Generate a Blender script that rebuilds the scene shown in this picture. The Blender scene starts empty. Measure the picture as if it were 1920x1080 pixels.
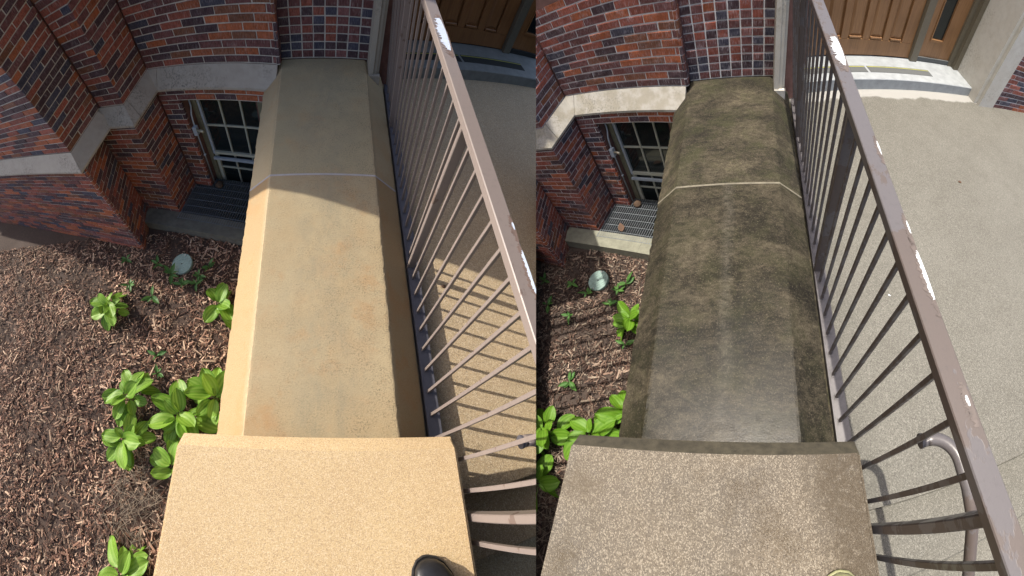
import bpy, bmesh, math, random
import numpy as np
from mathutils import Vector, Matrix, noise

# ------------------------------------------------------------------ camera
sc = bpy.context.scene
PITCH = math.radians(57.0)
FPX = 659.46                       # pixels per radian of the cylindrical lens, 1920 px wide frame
cam = bpy.data.cameras.new('camera')
cam.type = 'PANO'
cam.panorama_type = 'CENTRAL_CYLINDRICAL'
cam.central_cylindrical_range_u_min = -960 / FPX
cam.central_cylindrical_range_u_max = 960 / FPX
cam.central_cylindrical_range_v_min = -540 / FPX
cam.central_cylindrical_range_v_max = 540 / FPX
cam.central_cylindrical_radius = 1.0
cam.clip_start = 0.05
cam.clip_end = 500
camo = bpy.data.objects.new('camera', cam)
sc.collection.objects.link(camo)
CAM = Vector((0, 0, 3.0))
cp, sp = math.cos(PITCH), math.sin(PITCH)
CR = Matrix(((1, 0, 0), (0, sp, -cp), (0, cp, sp)))      # camera axes (right, up, back) as columns
camo.matrix_world = Matrix.Translation(CAM) @ CR.to_4x4()
sc.camera = camo

# ------------------------------------------------------------------ the two entrances (pose of each one)
RL = Matrix(((0.859549, -0.240661, 0.45084), (-0.005101, 0.878096, 0.478456), (-0.511027, -0.413557, 0.75354)))
RR = Matrix(((0.772165, 0.323634, -0.546829), (0.024255, 0.844937, 0.534315), (0.634958, -0.425843, 0.644581)))
POSE = {'L': (RL, Vector((0.00876, -2.99115, 1.68667)), 1.25),
        'R': (RR, Vector((0.16247, -3.0664, 1.61594)), 0.80)}
TSET = {}
for k_, (r_, c_, size_) in POSE.items():
    rot_ = (CR @ r_).to_4x4()
    TSET[k_] = Matrix.Translation(CAM) @ rot_ @ Matrix.Diagonal((size_, size_, size_, 1)) @ Matrix.Translation(-c_)

# ------------------------------------------------------------------ sun, sky, exposure
sunL = Vector((-1.0, 0.37, 0.57)).normalized()
sunW = (CR @ RL) @ sunL
SUN_E = math.asin(sunW.z)
SUN_R = math.atan2(sunW.x, sunW.y)
w = bpy.data.worlds.new('World')
sc.world = w
w.use_nodes = True
wn = w.node_tree
sky = wn.nodes.new('ShaderNodeTexSky')
sky.sky_type = 'NISHITA'
sky.sun_disc = False
sky.sun_elevation = SUN_E
sky.sun_rotation = SUN_R
sky.dust_density = 4.0
sky.air_density = 0.8
sky.ozone_density = 0.6
wn.links.new(sky.outputs[0], wn.nodes['Background'].inputs[0])
wn.nodes['Background'].inputs[1].default_value = 0.14
sl = bpy.data.lights.new('sun', 'SUN')
sl.energy = 3.6
sl.angle = math.radians(0.65)
sl.color = (1.0, 0.93, 0.82)
so = bpy.data.objects.new('sun', sl)
sc.collection.objects.link(so)
so.rotation_euler = sunW.to_track_quat('Z', 'Y').to_euler()
so.location = CAM + sunW * 20
vs = sc.view_settings
vs.view_transform = 'Standard'
vs.look = 'None'
vs.exposure = 0.9
vs.gamma = 1.0
vs.use_curve_mapping = False

# ------------------------------------------------------------------ measured layout (metres, set coordinates)
W2 = 0.3511          # half width of the coping's flat top
BD, BE = 0.162, 0.134
YB, YJ = 0.1417, -1.2143
YL, YD = -0.265, 0.28776       # the two wings of the facade turn a little away
ZL = -0.215          # landing
ZM = -1.55           # mulch
ZC = -1.4308         # curb and grate
CW, BL = 0.060707, 0.217122
XS, ZS, SW, ZS2, LP = -1.7233, 0.0354, 0.1155, -0.1211, 0.4903
MFL = Matrix.Translation((-W2, 0, 0)) @ Matrix.Rotation(YL, 4, 'Z') @ Matrix.Translation((W2, 0, 0))
MFD = Matrix.Translation((W2, 0, 0)) @ Matrix.Rotation(YD, 4, 'Z') @ Matrix.Translation((-W2, 0, 0))
I4 = Matrix.Identity(4)

# ------------------------------------------------------------------ materials
def nodes(name):
    m = bpy.data.materials.new(name)
    m.use_nodes = True
    nt = m.node_tree
    return m, nt, nt.nodes['Principled BSDF']

class G:
    """small helper around a node tree"""
    def __init__(s, nt):
        s.nt = nt
        s.tc = nt.nodes.new('ShaderNodeTexCoord')
    def _in(s, sock, v):
        if hasattr(v, 'is_linked'):
            s.nt.links.new(v, sock)
        else:
            sock.default_value = v
    def coord(s, scale=(1, 1, 1), which='Object', loc=(0, 0, 0), rot=(0, 0, 0)):
        m = s.nt.nodes.new('ShaderNodeMapping')
        m.inputs['Scale'].default_value = scale
        m.inputs['Location'].default_value = loc
        m.inputs['Rotation'].default_value = rot
        s.nt.links.new(s.tc.outputs[which], m.inputs['Vector'])
        return m.outputs[0]
    def noise(s, scale, detail=4, rough=0.6, vec=None, dist=0.0):
        n = s.nt.nodes.new('ShaderNodeTexNoise')
        n.inputs['Scale'].default_value = scale
        n.inputs['Detail'].default_value = detail
        n.inputs['Roughness'].default_value = rough
        n.inputs['Distortion'].default_value = dist
        s.nt.links.new(vec if vec is not None else s.tc.outputs['Object'], n.inputs['Vector'])
        return n.outputs['Fac']
    def voro(s, scale, out='Distance', vec=None, feature='F1', rnd=1.0):
        n = s.nt.nodes.new('ShaderNodeTexVoronoi')
        n.feature = feature
        n.inputs['Scale'].default_value = scale
        n.inputs['Randomness'].default_value = rnd
        s.nt.links.new(vec if vec is not None else s.tc.outputs['Object'], n.inputs['Vector'])
        return n.outputs[out]
    def ramp(s, fac, stops, interp='LINEAR'):
        r = s.nt.nodes.new('ShaderNodeValToRGB')
        r.color_ramp.interpolation = interp
        e = r.color_ramp.elements
        while len(e) < len(stops):
            e.new(0.5)
        for el, (p, c) in zip(e, stops):
            el.position = p
            el.color = c if len(c) == 4 else (*c, 1)
        s._in(r.inputs[0], fac)
        return r.outputs[0]
    def step(s, fac, a, b):
        m = s.nt.nodes.new('ShaderNodeMapRange')
        m.inputs['From Min'].default_value = a
        m.inputs['From Max'].default_value = b
        s._in(m.inputs['Value'], fac)
        return m.outputs[0]
    def math(s, op, a, b=0.0, clamp=False):
        m = s.nt.nodes.new('ShaderNodeMath')
        m.operation = op
        m.use_clamp = clamp
        s._in(m.inputs[0], a)
        s._in(m.inputs[1], b)
        return m.outputs[0]
    def mix(s, fac, a, b, mode='MIX'):
        m = s.nt.nodes.new('ShaderNodeMix')
        m.data_type = 'RGBA'
        m.blend_type = mode
        s._in(m.inputs[0], fac)
        s._in(m.inputs[6], a if hasattr(a, 'is_linked') else (*a, 1))
        s._in(m.inputs[7], b if hasattr(b, 'is_linked') else (*b, 1))
        return m.outputs[2]
    def sep(s, which='Object'):
        x = s.nt.nodes.new('ShaderNodeSeparateXYZ')
        s.nt.links.new(s.tc.outputs[which], x.inputs[0])
        return x.outputs
    def bump(s, h, strength, dist, bsdf, prev=None):
        b = s.nt.nodes.new('ShaderNodeBump')
        b.inputs['Strength'].default_value = strength
        b.inputs['Distance'].default_value = dist
        s._in(b.inputs['Height'], h)
        if prev is not None:
            s.nt.links.new(prev, b.inputs['Normal'])
        s.nt.links.new(b.outputs[0], bsdf.inputs['Normal'])
        return b.outputs[0]
    def objcol(s):
        return s.nt.nodes.new('ShaderNodeObjectInfo').outputs

def plain(name, col, rough=0.6, metal=0.0, var=0.12, vscale=30, bump=0.0, bscale=200, spec=0.5):
    m, nt, b = nodes(name)
    g = G(nt)
    n = g.noise(vscale, 5, 0.65)
    lo = tuple(c * (1 - var) for c in col)
    hi = tuple(min(1, c * (1 + var)) for c in col)
    c = g.mix(g.step(n, 0.3, 0.7), lo, hi)
    nt.links.new(c, b.inputs['Base Color'])
    r = g.math('ADD', g.math('MULTIPLY', n, 0.2), rough - 0.1)
    nt.links.new(r, b.inputs['Roughness'])
    b.inputs['Metallic'].default_value = metal
    b.inputs['Specular IOR Level'].default_value = spec
    if bump:
        g.bump(g.noise(bscale, 3), bump, 0.002, b)
    return m

M = {}

def speck(g, base, dark, light, scale, dthr=0.62, lthr=0.66):
    """exposed aggregate: base colour with dark and pale grains"""
    v = g.voro(scale, 'Color')
    sx = g.nt.nodes.new('ShaderNodeSeparateColor')
    g.nt.links.new(v, sx.inputs[0])
    c = g.mix(g.step(sx.outputs[0], dthr, dthr + 0.25), base, dark)
    c = g.mix(g.step(sx.outputs[1], lthr, lthr + 0.25), c, light)
    return c, sx.outputs[2]

def coping_clean(name, tint):
    m, nt, b = nodes(name)
    g = G(nt)
    big = g.noise(2.2, 5, 0.6, dist=0.6)
    mid = g.noise(9, 6, 0.7)
    fine = g.noise(190, 3, 0.75)
    c = g.mix(g.step(big, 0.35, 0.68), tint[0], tint[1])
    # rusty stains with soft borders
    c = g.mix(g.math('MULTIPLY', g.step(g.noise(3.4, 5, 0.6, vec=g.coord(loc=(3.1, 1.7, 0))), 0.54, 0.68), 0.7), c, tint[2])
    c = g.mix(g.math('MULTIPLY', g.step(g.noise(8, 4, 0.6, vec=g.coord(loc=(9.1, 4.7, 0))), 0.6, 0.66), 0.55), c, tint[2])
    # sand grain
    c = g.mix(g.math('MULTIPLY', g.step(fine, 0.52, 0.72), 0.55), c, tint[3])
    c = g.mix(g.math('MULTIPLY', g.step(fine, 0.48, 0.3), 0.45), c, tint[4])
    # grey green film on the level top; front stone's paler, offsetting its sunlit bevel
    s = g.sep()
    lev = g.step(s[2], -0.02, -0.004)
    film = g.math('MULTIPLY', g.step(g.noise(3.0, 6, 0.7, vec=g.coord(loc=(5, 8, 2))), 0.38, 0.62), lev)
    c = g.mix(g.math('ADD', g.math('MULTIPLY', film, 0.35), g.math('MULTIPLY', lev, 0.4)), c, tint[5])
    c = g.mix(g.math('MULTIPLY', g.step(g.noise(3.1, 6, 0.65, vec=g.coord(loc=(6.1, 0.7, 0))), 0.56, 0.66), 0.5), c, tint[2])
    pm = g.math('MULTIPLY', g.math('MULTIPLY', g.step(mid, 0.34, 0.6), g.step(s[0], -0.8, 0.36)), lev)
    pep = g.step(g.noise(105, 4, 0.8), 0.49, 0.6)
    c = g.mix(g.math('MULTIPLY', g.math('MULTIPLY', pep, pm), 0.7), c, (0.085, 0.08, 0.055))
    cen = g.math('MULTIPLY', g.math('MULTIPLY', g.step(g.math('ABSOLUTE', g.math('ADD', s[0], -0.03)), 0.3, 0.08), lev), g.step(g.noise(7, 7, 0.75, vec=g.coord(scale=(1, 0.45, 1), loc=(1, 3, 0))), 0.4, 0.66))
    c = g.mix(g.math('MULTIPLY', cen, 0.6), c, tuple(x * 0.62 for x in (0.40, 0.36, 0.25)))
    # pits
    pit = g.step(g.voro(38), 0.1, 0.05)
    c = g.mix(g.math('MULTIPLY', g.math('MULTIPLY', pit, g.step(g.noise(20, 2), 0.5, 0.6)), 0.7), c, (0.09, 0.07, 0.045))
    nt.links.new(c, b.inputs['Base Color'])
    b.inputs['Roughness'].default_value = 0.9
    b.inputs['Specular IOR Level'].default_value = 0.2
    g.bump(g.math('SUBTRACT', g.math('ADD', g.math('MULTIPLY', g.noise(130, 4, 0.75), 0.8), mid), g.math('MULTIPLY', pit, 0.6)), 0.6, 0.005, b)
    return m

def coping_dirty(name, wet):
    m, nt, b = nodes(name)
    g = G(nt)
    v1 = g.coord(scale=(0.75, 1.25, 1))
    big = g.noise(2.6, 6, 0.72, vec=v1, dist=0.5)
    mid = g.noise(26, 7, 0.78, vec=v1)
    fine = g.noise(170, 3, 0.8)
    f = g.math('ADD', g.math('MULTIPLY', big, 0.45), g.math('ADD', g.math('MULTIPLY', mid, 0.33), g.math('MULTIPLY', fine, 0.22)))
    k = 0.82 if wet else 1.05
    c = g.ramp(f, [(0.41, (0.008 * k, 0.007 * k, 0.005 * k)), (0.475, (0.022 * k, 0.019 * k, 0.0125 * k)), (0.525, (0.05 * k, 0.042 * k, 0.028 * k)), (0.63, (0.115 * k, 0.097 * k, 0.065 * k))])
    gr = g.step(g.noise(4.2, 6, 0.75, vec=g.coord(loc=(7, 2, 1))), 0.46, 0.62)
    c = g.mix(g.math('MULTIPLY', gr, 0.6 if not wet else 0.4), c, (0.034 * k, 0.036 * k, 0.015 * k))
    c = g.mix(g.math('MULTIPLY', g.step(g.noise(85, 4, 0.8), 0.55, 0.66), 0.5), c, (0.13, 0.112, 0.078))
    c = g.mix(g.math('MULTIPLY', g.step(g.noise(60, 4, 0.8, vec=g.coord(loc=(2, 2, 2))), 0.54, 0.64), 0.6), c, (0.012, 0.011, 0.007))
    scar = g.step(g.noise(5, 8, 0.78, vec=g.coord(loc=(1.3, 5.2, 0))), 0.66, 0.7)
    c = g.mix(g.math('MULTIPLY', scar, 0.75), c, (0.2, 0.165, 0.115))
    if wet:
        # a paler drip line down the middle
        xx = g.math('ADD', g.sep()[0], g.math('MULTIPLY', g.noise(5, 4, 0.6), 0.1))
        d = g.math('ABSOLUTE', g.math('SUBTRACT', xx, 0.06))
        ln = g.math('MULTIPLY', g.step(d, 0.05, 0.005), g.step(mid, 0.35, 0.6))
        c = g.mix(g.math('MULTIPLY', ln, 0.22), c, (0.14, 0.13, 0.105))
    if not wet:
        nt.links.new(c, b.inputs['Base Color'])
    if wet:
        s = g.sep()
        edge = g.math('ADD', s[1], g.math('ADD', g.math('MULTIPLY', g.noise(2.6, 6, 0.75), 0.9), g.math('MULTIPLY', mid, 0.35)))
        film = g.math('SUBTRACT', 1.0, g.step(edge, -2.25, -1.35), clamp=True)
        # a film of water pools on the level top only
        film = g.math('MULTIPLY', film, g.step(s[2], -0.02, -0.005))
        nt.links.new(g.mix(g.math('MULTIPLY', film, 0.7), c, g.mix(0.5, c, (0.012, 0.012, 0.011))), b.inputs['Base Color'])
        r = g.math('SUBTRACT', 0.85, g.math('MULTIPLY', film, 0.62))
        nt.links.new(r, b.inputs['Roughness'])
        b.inputs['Specular IOR Level'].default_value = 0.2
        g.bump(g.math('ADD', g.math('MULTIPLY', g.noise(120, 4, 0.7), 0.7), mid), 0.16, 0.002, b)
    else:
        b.inputs['Roughness'].default_value = 0.85
        b.inputs['Specular IOR Level'].default_value = 0.25
        g.bump(g.math('ADD', g.math('MULTIPLY', g.noise(140, 4, 0.7), 0.7), mid), 0.7, 0.005, b)
    return m

def aggregate(name, base, base2, dark, light, scale, rough=0.85, stain=None, bump=0.5, spec=0.3, wetr=None, edge=None):
    m, nt, b = nodes(name)
    g = G(nt)
    big = g.step(g.noise(2.6, 5, 0.6), 0.35, 0.65)
    c0 = g.mix(big, base, base2)
    c, h = speck(g, c0, dark, light, scale)
    c = g.mix(0.3, c, c0)
    if stain:
        st = g.step(g.noise(stain[1], 5, 0.6, vec=g.coord(loc=stain[3])), stain[2], stain[2] + 0.12)
        c = g.mix(g.math('MULTIPLY', st, 0.75), c, stain[0])
        if wetr:
            nt.links.new(g.math('SUBTRACT', rough, g.math('MULTIPLY', st, wetr)), b.inputs['Roughness'])
    if not (stain and wetr):
        b.inputs['Roughness'].default_value = rough
    if edge:
        s = g.sep()
        e = g.math('ADD', s[0], g.math('MULTIPLY', g.noise(5, 6, 0.7), 0.32))
        e = g.math('MULTIPLY', g.step(g.math('ADD', e, g.math('MULTIPLY', g.step(s[1], -3.35, -3.0), 0.12)), 0.54, 0.66), g.step(g.noise(45, 4, 0.7), 0.25, 0.5))
        c = g.mix(g.math('MULTIPLY', e, 0.75), c, edge)
    # loose dark grains and pits
    pit = g.step(g.voro(60), 0.13, 0.08)
    pit = g.math('MULTIPLY', pit, g.step(g.noise(14, 3), 0.45, 0.6))
    c = g.mix(g.math('MULTIPLY', pit, 0.6), c, dark)
    nt.links.new(c, b.inputs['Base Color'])
    b.inputs['Specular IOR Level'].default_value = spec
    g.bump(g.math('ADD', g.voro(scale), g.math('MULTIPLY', g.noise(scale * 0.6, 3), 0.7)), bump, 0.003, b)
    return m

def brick_mat(name, haze, hz):
    m, nt, b = nodes(name)
    g = G(nt)
    oi = g.objcol()
    col = oi['Color']
    loc = nt.nodes.new('ShaderNodeVectorMath')
    loc.operation = 'ADD'
    nt.links.new(g.tc.outputs['Object'], loc.inputs[0])
    cx = nt.nodes.new('ShaderNodeCombineXYZ')
    r7 = g.math('MULTIPLY', oi['Random'], 37.0)
    nt.links.new(r7, cx.inputs[0])
    nt.links.new(r7, cx.inputs[2])
    nt.links.new(cx.outputs[0], loc.inputs[1])
    V = loc.outputs[0]
    n1 = g.noise(28, 5, 0.7, vec=V)
    c = g.mix(g.step(n1, 0.3, 0.72), (0.55, 0.55, 0.55), (1.25, 1.2, 1.15))
    c = g.mix(1.0, col, c, 'MULTIPLY')
    st = nt.nodes.new('ShaderNodeVectorMath')
    st.operation = 'MULTIPLY'
    nt.links.new(V, st.inputs[0])
    st.inputs[1].default_value = (1, 1, 0.12)
    streak = g.noise(170, 3, 0.7, vec=st.outputs[0])
    blotch = g.step(g.noise(11, 3, 0.6, vec=V), 0.36, 0.66)
    c = g.mix(g.math('MULTIPLY', g.math('MULTIPLY', g.step(streak, 0.5, 0.68), blotch), hz), c, haze)
    c = g.mix(g.math('MULTIPLY', g.step(streak, 0.52, 0.32), 0.45), c, (0.02, 0.014, 0.013))
    nt.links.new(c, b.inputs['Base Color'])
    b.inputs['Roughness'].default_value = 0.78
    b.inputs['Specular IOR Level'].default_value = 0.3
    g.bump(g.math('ADD', streak, g.math('MULTIPLY', n1, 0.6)), 0.6, 0.003, b)
    return m

def wood_mat(name, a, bcol):
    m, nt, b = nodes(name)
    g = G(nt)
    v = g.coord(scale=(14, 14, 0.9))
    n = g.noise(5, 6, 0.65, vec=v, dist=0.7)
    n2 = g.noise(3, 3, 0.5)
    c = g.mix(g.step(n, 0.32, 0.68), a, bcol)
    c = g.mix(g.math('MULTIPLY', g.step(n2, 0.45, 0.7), 0.3), c, tuple(x * 0.55 for x in a))
    nt.links.new(c, b.inputs['Base Color'])
    b.inputs['Roughness'].default_value = 0.42
    g.bump(n, 0.15, 0.002, b)
    return m

def leaf_mat(name, a, c2, vein):
    m, nt, b = nodes(name)
    g = G(nt)
    oi = g.objcol()
    c = g.mix(oi['Random'], a, c2)
    n = g.noise(30, 3, 0.6)
    c = g.mix(g.math('MULTIPLY', g.step(n, 0.4, 0.7), 0.35), c, tuple(x * 0.6 for x in a))
    c = g.mix(g.step(g.noise(2.0, 4, 0.6, vec=g.coord(scale=(2, 1, 1))), 0.62, 0.7), c, tuple((x + y) * 0.62 for x, y in zip(a, (0.3, 0.2, 0.03))))
    at = nt.nodes.new('ShaderNodeAttribute')
    at.attribute_name = 'vein'
    c = g.mix(g.math('MULTIPLY', at.outputs['Fac'], 0.5), c, vein)
    nt.links.new(c, b.inputs['Base Color'])
    b.inputs['Roughness'].default_value = 0.5
    b.inputs['Specular IOR Level'].default_value = 0.3
    tr = nt.nodes.new('ShaderNodeBsdfTranslucent')
    nt.links.new(c, tr.inputs[0])
    mx = nt.nodes.new('ShaderNodeMixShader')
    mx.inputs[0].default_value = 0.3
    nt.links.new(b.outputs[0], mx.inputs[1])
    nt.links.new(tr.outputs[0], mx.inputs[2])
    nt.links.new(mx.outputs[0], nt.nodes['Material Output'].inputs[0])
    return m

def attr_mat(name, rough=0.85):
    m, nt, b = nodes(name)
    g = G(nt)
    at = nt.nodes.new('ShaderNodeAttribute')
    at.attribute_name = 'tone'
    n = g.noise(120, 3)
    c = g.mix(g.step(n, 0.3, 0.7), (0.75, 0.75, 0.75), (1.2, 1.2, 1.2))
    nt.links.new(g.mix(1.0, at.outputs['Color'], c, 'MULTIPLY'), b.inputs['Base Color'])
    b.inputs['Roughness'].default_value = rough
    b.inputs['Specular IOR Level'].default_value = 0.25
    return m

def paint_mat(name, a, worn, rough, wornthr):
    m, nt, b = nodes(name)
    g = G(nt)
    n = g.noise(7, 6, 0.62, vec=g.coord(scale=(1, 0.5, 1)))
    wv = g.step(n, wornthr, wornthr + 0.02)
    fine = g.noise(60, 4, 0.6)
    c = g.mix(wv, a, worn)
    c = g.mix(g.math('MULTIPLY', g.step(fine, 0.55, 0.75), 0.25), c, tuple(x * 0.5 for x in a))
    nt.links.new(c, b.inputs['Base Color'])
    nt.links.new(g.math('ADD', rough, g.math('MULTIPLY', wv, 0.2)), b.inputs['Roughness'])
    b.inputs['Specular IOR Level'].default_value = 0.4
    g.bump(g.math('ADD', fine, wv), 0.25, 0.001, b)
    return m

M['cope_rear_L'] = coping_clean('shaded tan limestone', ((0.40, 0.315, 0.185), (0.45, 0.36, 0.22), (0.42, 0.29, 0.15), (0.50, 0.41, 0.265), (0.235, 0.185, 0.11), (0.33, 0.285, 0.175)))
M['cope_front_L'] = coping_clean('clean tan limestone', ((0.37, 0.26, 0.135), (0.35, 0.255, 0.14), (0.38, 0.22, 0.10), (0.45, 0.335, 0.195), (0.21, 0.15, 0.08), (0.40, 0.335, 0.212)))  # bevel base darker and oranger than the level top to even out sunlight
M['cope_rear_R'] = coping_dirty('algae dark limestone', False)
M['cope_front_R'] = coping_dirty('wet dark limestone', True)
M['cap_L'] = aggregate('warm exposed aggregate', (0.55, 0.405, 0.22), (0.50, 0.36, 0.195), (0.33, 0.23, 0.13), (0.66, 0.53, 0.35), 380, bump=0.3,
                       stain=((0.43, 0.29, 0.16), 3.0, 0.60, (2.0, 3.0, 0)))
M['cap_R'] = aggregate('grey wet aggregate', (0.125, 0.101, 0.07), (0.092, 0.08, 0.064), (0.055, 0.044, 0.032), (0.27, 0.235, 0.18), 300, rough=0.6,
                       stain=((0.062, 0.045, 0.024), 2.2, 0.56, (4.0, 9.0, 0)), spec=0.4, wetr=0.3, edge=(0.05, 0.035, 0.018))
M['lip_R'] = plain('dark mossy concrete edge', (0.055, 0.048, 0.032), 0.85, var=0.4, vscale=25, bump=0.6)
M['land_L'] = aggregate('tan landing concrete', (0.42, 0.315, 0.19), (0.36, 0.275, 0.17), (0.2, 0.155, 0.105), (0.55, 0.46, 0.33), 220, bump=0.45)
def landing_R():
    m, nt, b = nodes('damp landing concrete')
    g = G(nt)
    big = g.step(g.noise(1.6, 5, 0.6), 0.35, 0.65)
    c0 = g.mix(big, (0.1, 0.095, 0.078), (0.122, 0.117, 0.098))
    c, h = speck(g, c0, (0.055, 0.051, 0.042), (0.2, 0.193, 0.165), 240)
    c = g.mix(0.3, c, c0)
    c = g.mix(g.math('MULTIPLY', g.step(g.noise(6, 6, 0.7), 0.5, 0.72), 0.35), c, (0.075, 0.07, 0.055))
    grime = g.math('MULTIPLY', g.step(g.math('ADD', g.sep()[0], g.math('MULTIPLY', g.noise(7, 6, 0.7), 0.25)), 0.92, 0.7), g.step(g.noise(30, 4, 0.7), 0.3, 0.6))
    c = g.mix(g.math('MULTIPLY', grime, 0.6), c, (0.05, 0.047, 0.036))
    # the strip along the threshold has stayed dry and pale
    s = g.sep()
    d = g.math('SUBTRACT', s[1], g.math('MULTIPLY', s[0], 0.295))
    d = g.math('ADD', d, g.math('MULTIPLY', g.noise(3.2, 5, 0.6), 0.22))
    dry = g.step(d, 0.03, 0.06)
    c = g.mix(dry, c, (0.27, 0.265, 0.245))
    nt.links.new(c, b.inputs['Base Color'])
    b.inputs['Roughness'].default_value = 0.7
    g.bump(g.voro(220), 0.4, 0.003, b)
    return m
M['land_R'] = landing_R()
M['brick_L'] = brick_mat('brick', (0.40, 0.36, 0.34), 0.6)
M['brick_R'] = brick_mat('rain washed brick', (0.55, 0.51, 0.53), 0.85)
M['mortar_L'] = plain('mortar', (0.50, 0.46, 0.40), 0.95, var=0.2, vscale=60, bump=0.8, bscale=300)
M['mortar_R'] = plain('pale mortar', (0.70, 0.69, 0.67), 0.95, var=0.15, vscale=60, bump=0.8, bscale=300)
M['wall_L'] = plain('brick wall far part', (0.15, 0.075, 0.06), 0.9, var=0.3, vscale=14)
M['wall_R'] = plain('brick wall far part pale', (0.17, 0.09, 0.075), 0.9, var=0.3, vscale=14)
def sill_mat(name, base, dark, pale, k):
    m, nt, b = nodes(name)
    g = G(nt)
    n = g.noise(16, 6, 0.7)
    c = g.mix(g.math('MULTIPLY', g.step(g.noise(7, 5, 0.6), 0.42, 0.56), k), base, pale)
    msk = g.math('MULTIPLY', g.step(g.noise(2.3, 3, 0.5, vec=g.coord(loc=(0.4, 0, 3))), 0.47, 0.62), g.step(g.noise(48, 5, 0.75), 0.5, 0.6))
    c = g.mix(g.math('MULTIPLY', msk, 0.75), c, dark)
    c = g.mix(g.math('MULTIPLY', g.step(n, 0.45, 0.7), 0.25), c, tuple(x * 0.6 for x in base))
    nt.links.new(c, b.inputs['Base Color'])
    b.inputs['Roughness'].default_value = 0.85
    g.bump(g.noise(90, 4), 0.3, 0.003, b)
    return m
M['sill_L'] = sill_mat('grey sill limestone', (0.37, 0.32, 0.255), (0.07, 0.065, 0.055), (0.41, 0.36, 0.29), 0.6)
M['sill_R'] = sill_mat('mottled sill limestone', (0.27, 0.25, 0.205), (0.13, 0.12, 0.095), (0.36, 0.345, 0.315), 0.8)
M['stone_L'] = sill_mat('doorway limestone', (0.34, 0.31, 0.25), (0.16, 0.14, 0.11), (0.36, 0.33, 0.27), 0.5)
M['stone_R'] = sill_mat('pale doorway limestone', (0.55, 0.52, 0.45), (0.30, 0.27, 0.21), (0.60, 0.58, 0.52), 0.6)
M['paint_L'] = paint_mat('brown rail paint', (0.20, 0.165, 0.148), (0.14, 0.102, 0.085), 0.42, 0.62)
M['paint_R'] = paint_mat('wet brown rail paint', (0.105, 0.097, 0.099), (0.09, 0.073, 0.066), 0.32, 0.5)
M['chan_L'] = plain('slate blue rail paint', (0.075, 0.075, 0.09), 0.45, var=0.15)
M['chan_R'] = plain('wet grey rail paint', (0.085, 0.078, 0.08), 0.4, var=0.25)
M['worn_L'] = plain('worn brown paint', (0.155, 0.108, 0.088), 0.6, var=0.2, vscale=50)
M['worn_R'] = plain('worn damp paint', (0.1, 0.08, 0.07), 0.5, var=0.25, vscale=50)
M['bare_L'] = plain('bare pale primer', (0.55, 0.62, 0.72), 0.5, var=0.12, vscale=60)
M['bare_R'] = plain('bare white primer', (0.50, 0.53, 0.55), 0.5, var=0.15, vscale=60)
M['wood_L'] = wood_mat('oak door', (0.185, 0.078, 0.027), (0.27, 0.125, 0.045))
M['wood_R'] = wood_mat('oak door pale', (0.185, 0.09, 0.036), (0.28, 0.148, 0.064))
M['bronze'] = plain('bronze door frame', (0.135, 0.115, 0.08), 0.45, var=0.1)
M['thresh_L'] = plain('grey painted threshold', (0.165, 0.172, 0.16), 0.7, var=0.2, vscale=12, bump=0.3)
M['thresh_R'] = plain('pale painted threshold', (0.27, 0.29, 0.3), 0.6, var=0.16, vscale=12, bump=0.3)
M['strip_L'] = plain('black grip tape', (0.018, 0.02, 0.018), 0.95, var=0.3, vscale=200)
M['strip_R'] = plain('worn grey grip tape', (0.085, 0.09, 0.09), 0.9, var=0.25, vscale=150)
M['yellow'] = plain('yellow line', (0.34, 0.34, 0.06), 0.7)
M['frame'] = plain('cream window paint', (0.42, 0.42, 0.335), 0.55, var=0.12, vscale=20)
M['frame2'] = plain('grey storm frame', (0.36, 0.40, 0.44), 0.4, var=0.08)
M['olive'] = plain('olive window casing', (0.17, 0.16, 0.105), 0.6, var=0.2)
M['room'] = plain('dark room', (0.02, 0.02, 0.022), 0.9)
def glass_mat():
    m, nt, b = nodes('window glass')
    b.inputs['Base Color'].default_value = (0.012, 0.016, 0.016, 1)
    b.inputs['Roughness'].default_value = 0.06
    b.inputs['Specular IOR Level'].default_value = 0.6
    g = G(nt)
    g.bump(g.noise(3, 2), 0.05, 0.01, b)
    return m
M['glass'] = glass_mat()
M['galv'] = plain('galvanised steel', (0.17, 0.19, 0.205), 0.45, metal=0.3, var=0.2, vscale=40)
M['curb_L'] = plain('mossy concrete curb', (0.13, 0.125, 0.10), 0.9, var=0.3, vscale=10, bump=0.5, bscale=120)
M['curb_R'] = plain('damp concrete curb', (0.19, 0.19, 0.145), 0.85, var=0.25, vscale=10, bump=0.5, bscale=120)
M['pit'] = plain('dark well concrete', (0.10, 0.105, 0.09), 0.9, var=0.4, vscale=6)
M['soil_L'] = plain('mulch bed soil', (0.06, 0.037, 0.026), 0.95, var=0.4, vscale=35, bump=1.0, bscale=90)
M['soil_R'] = plain('damp mulch bed soil', (0.045, 0.031, 0.024), 0.9, var=0.4, vscale=35, bump=1.0, bscale=90)
M['chip'] = attr_mat('bark chips')
M['straw'] = attr_mat('straw')
M['hosta_L'] = leaf_mat('hosta leaf', (0.19, 0.36, 0.03), (0.11, 0.25, 0.02), (0.34, 0.5, 0.09))
M['hosta_R'] = leaf_mat('hosta leaf damp', (0.115, 0.26, 0.014), (0.085, 0.20, 0.012), (0.2, 0.36, 0.05))
M['weed'] = leaf_mat('weed leaf', (0.055, 0.15, 0.035), (0.085, 0.19, 0.04), (0.12, 0.25, 0.08))
M['stem'] = plain('plant stalk', (0.14, 0.22, 0.05), 0.6)
M['lid'] = plain('green plastic lid', (0.20, 0.285, 0.255), 0.6, var=0.25, vscale=45, bump=0.3)
M['bolt'] = plain('steel bolt', (0.62, 0.62, 0.6), 0.35, metal=0.6)
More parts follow.
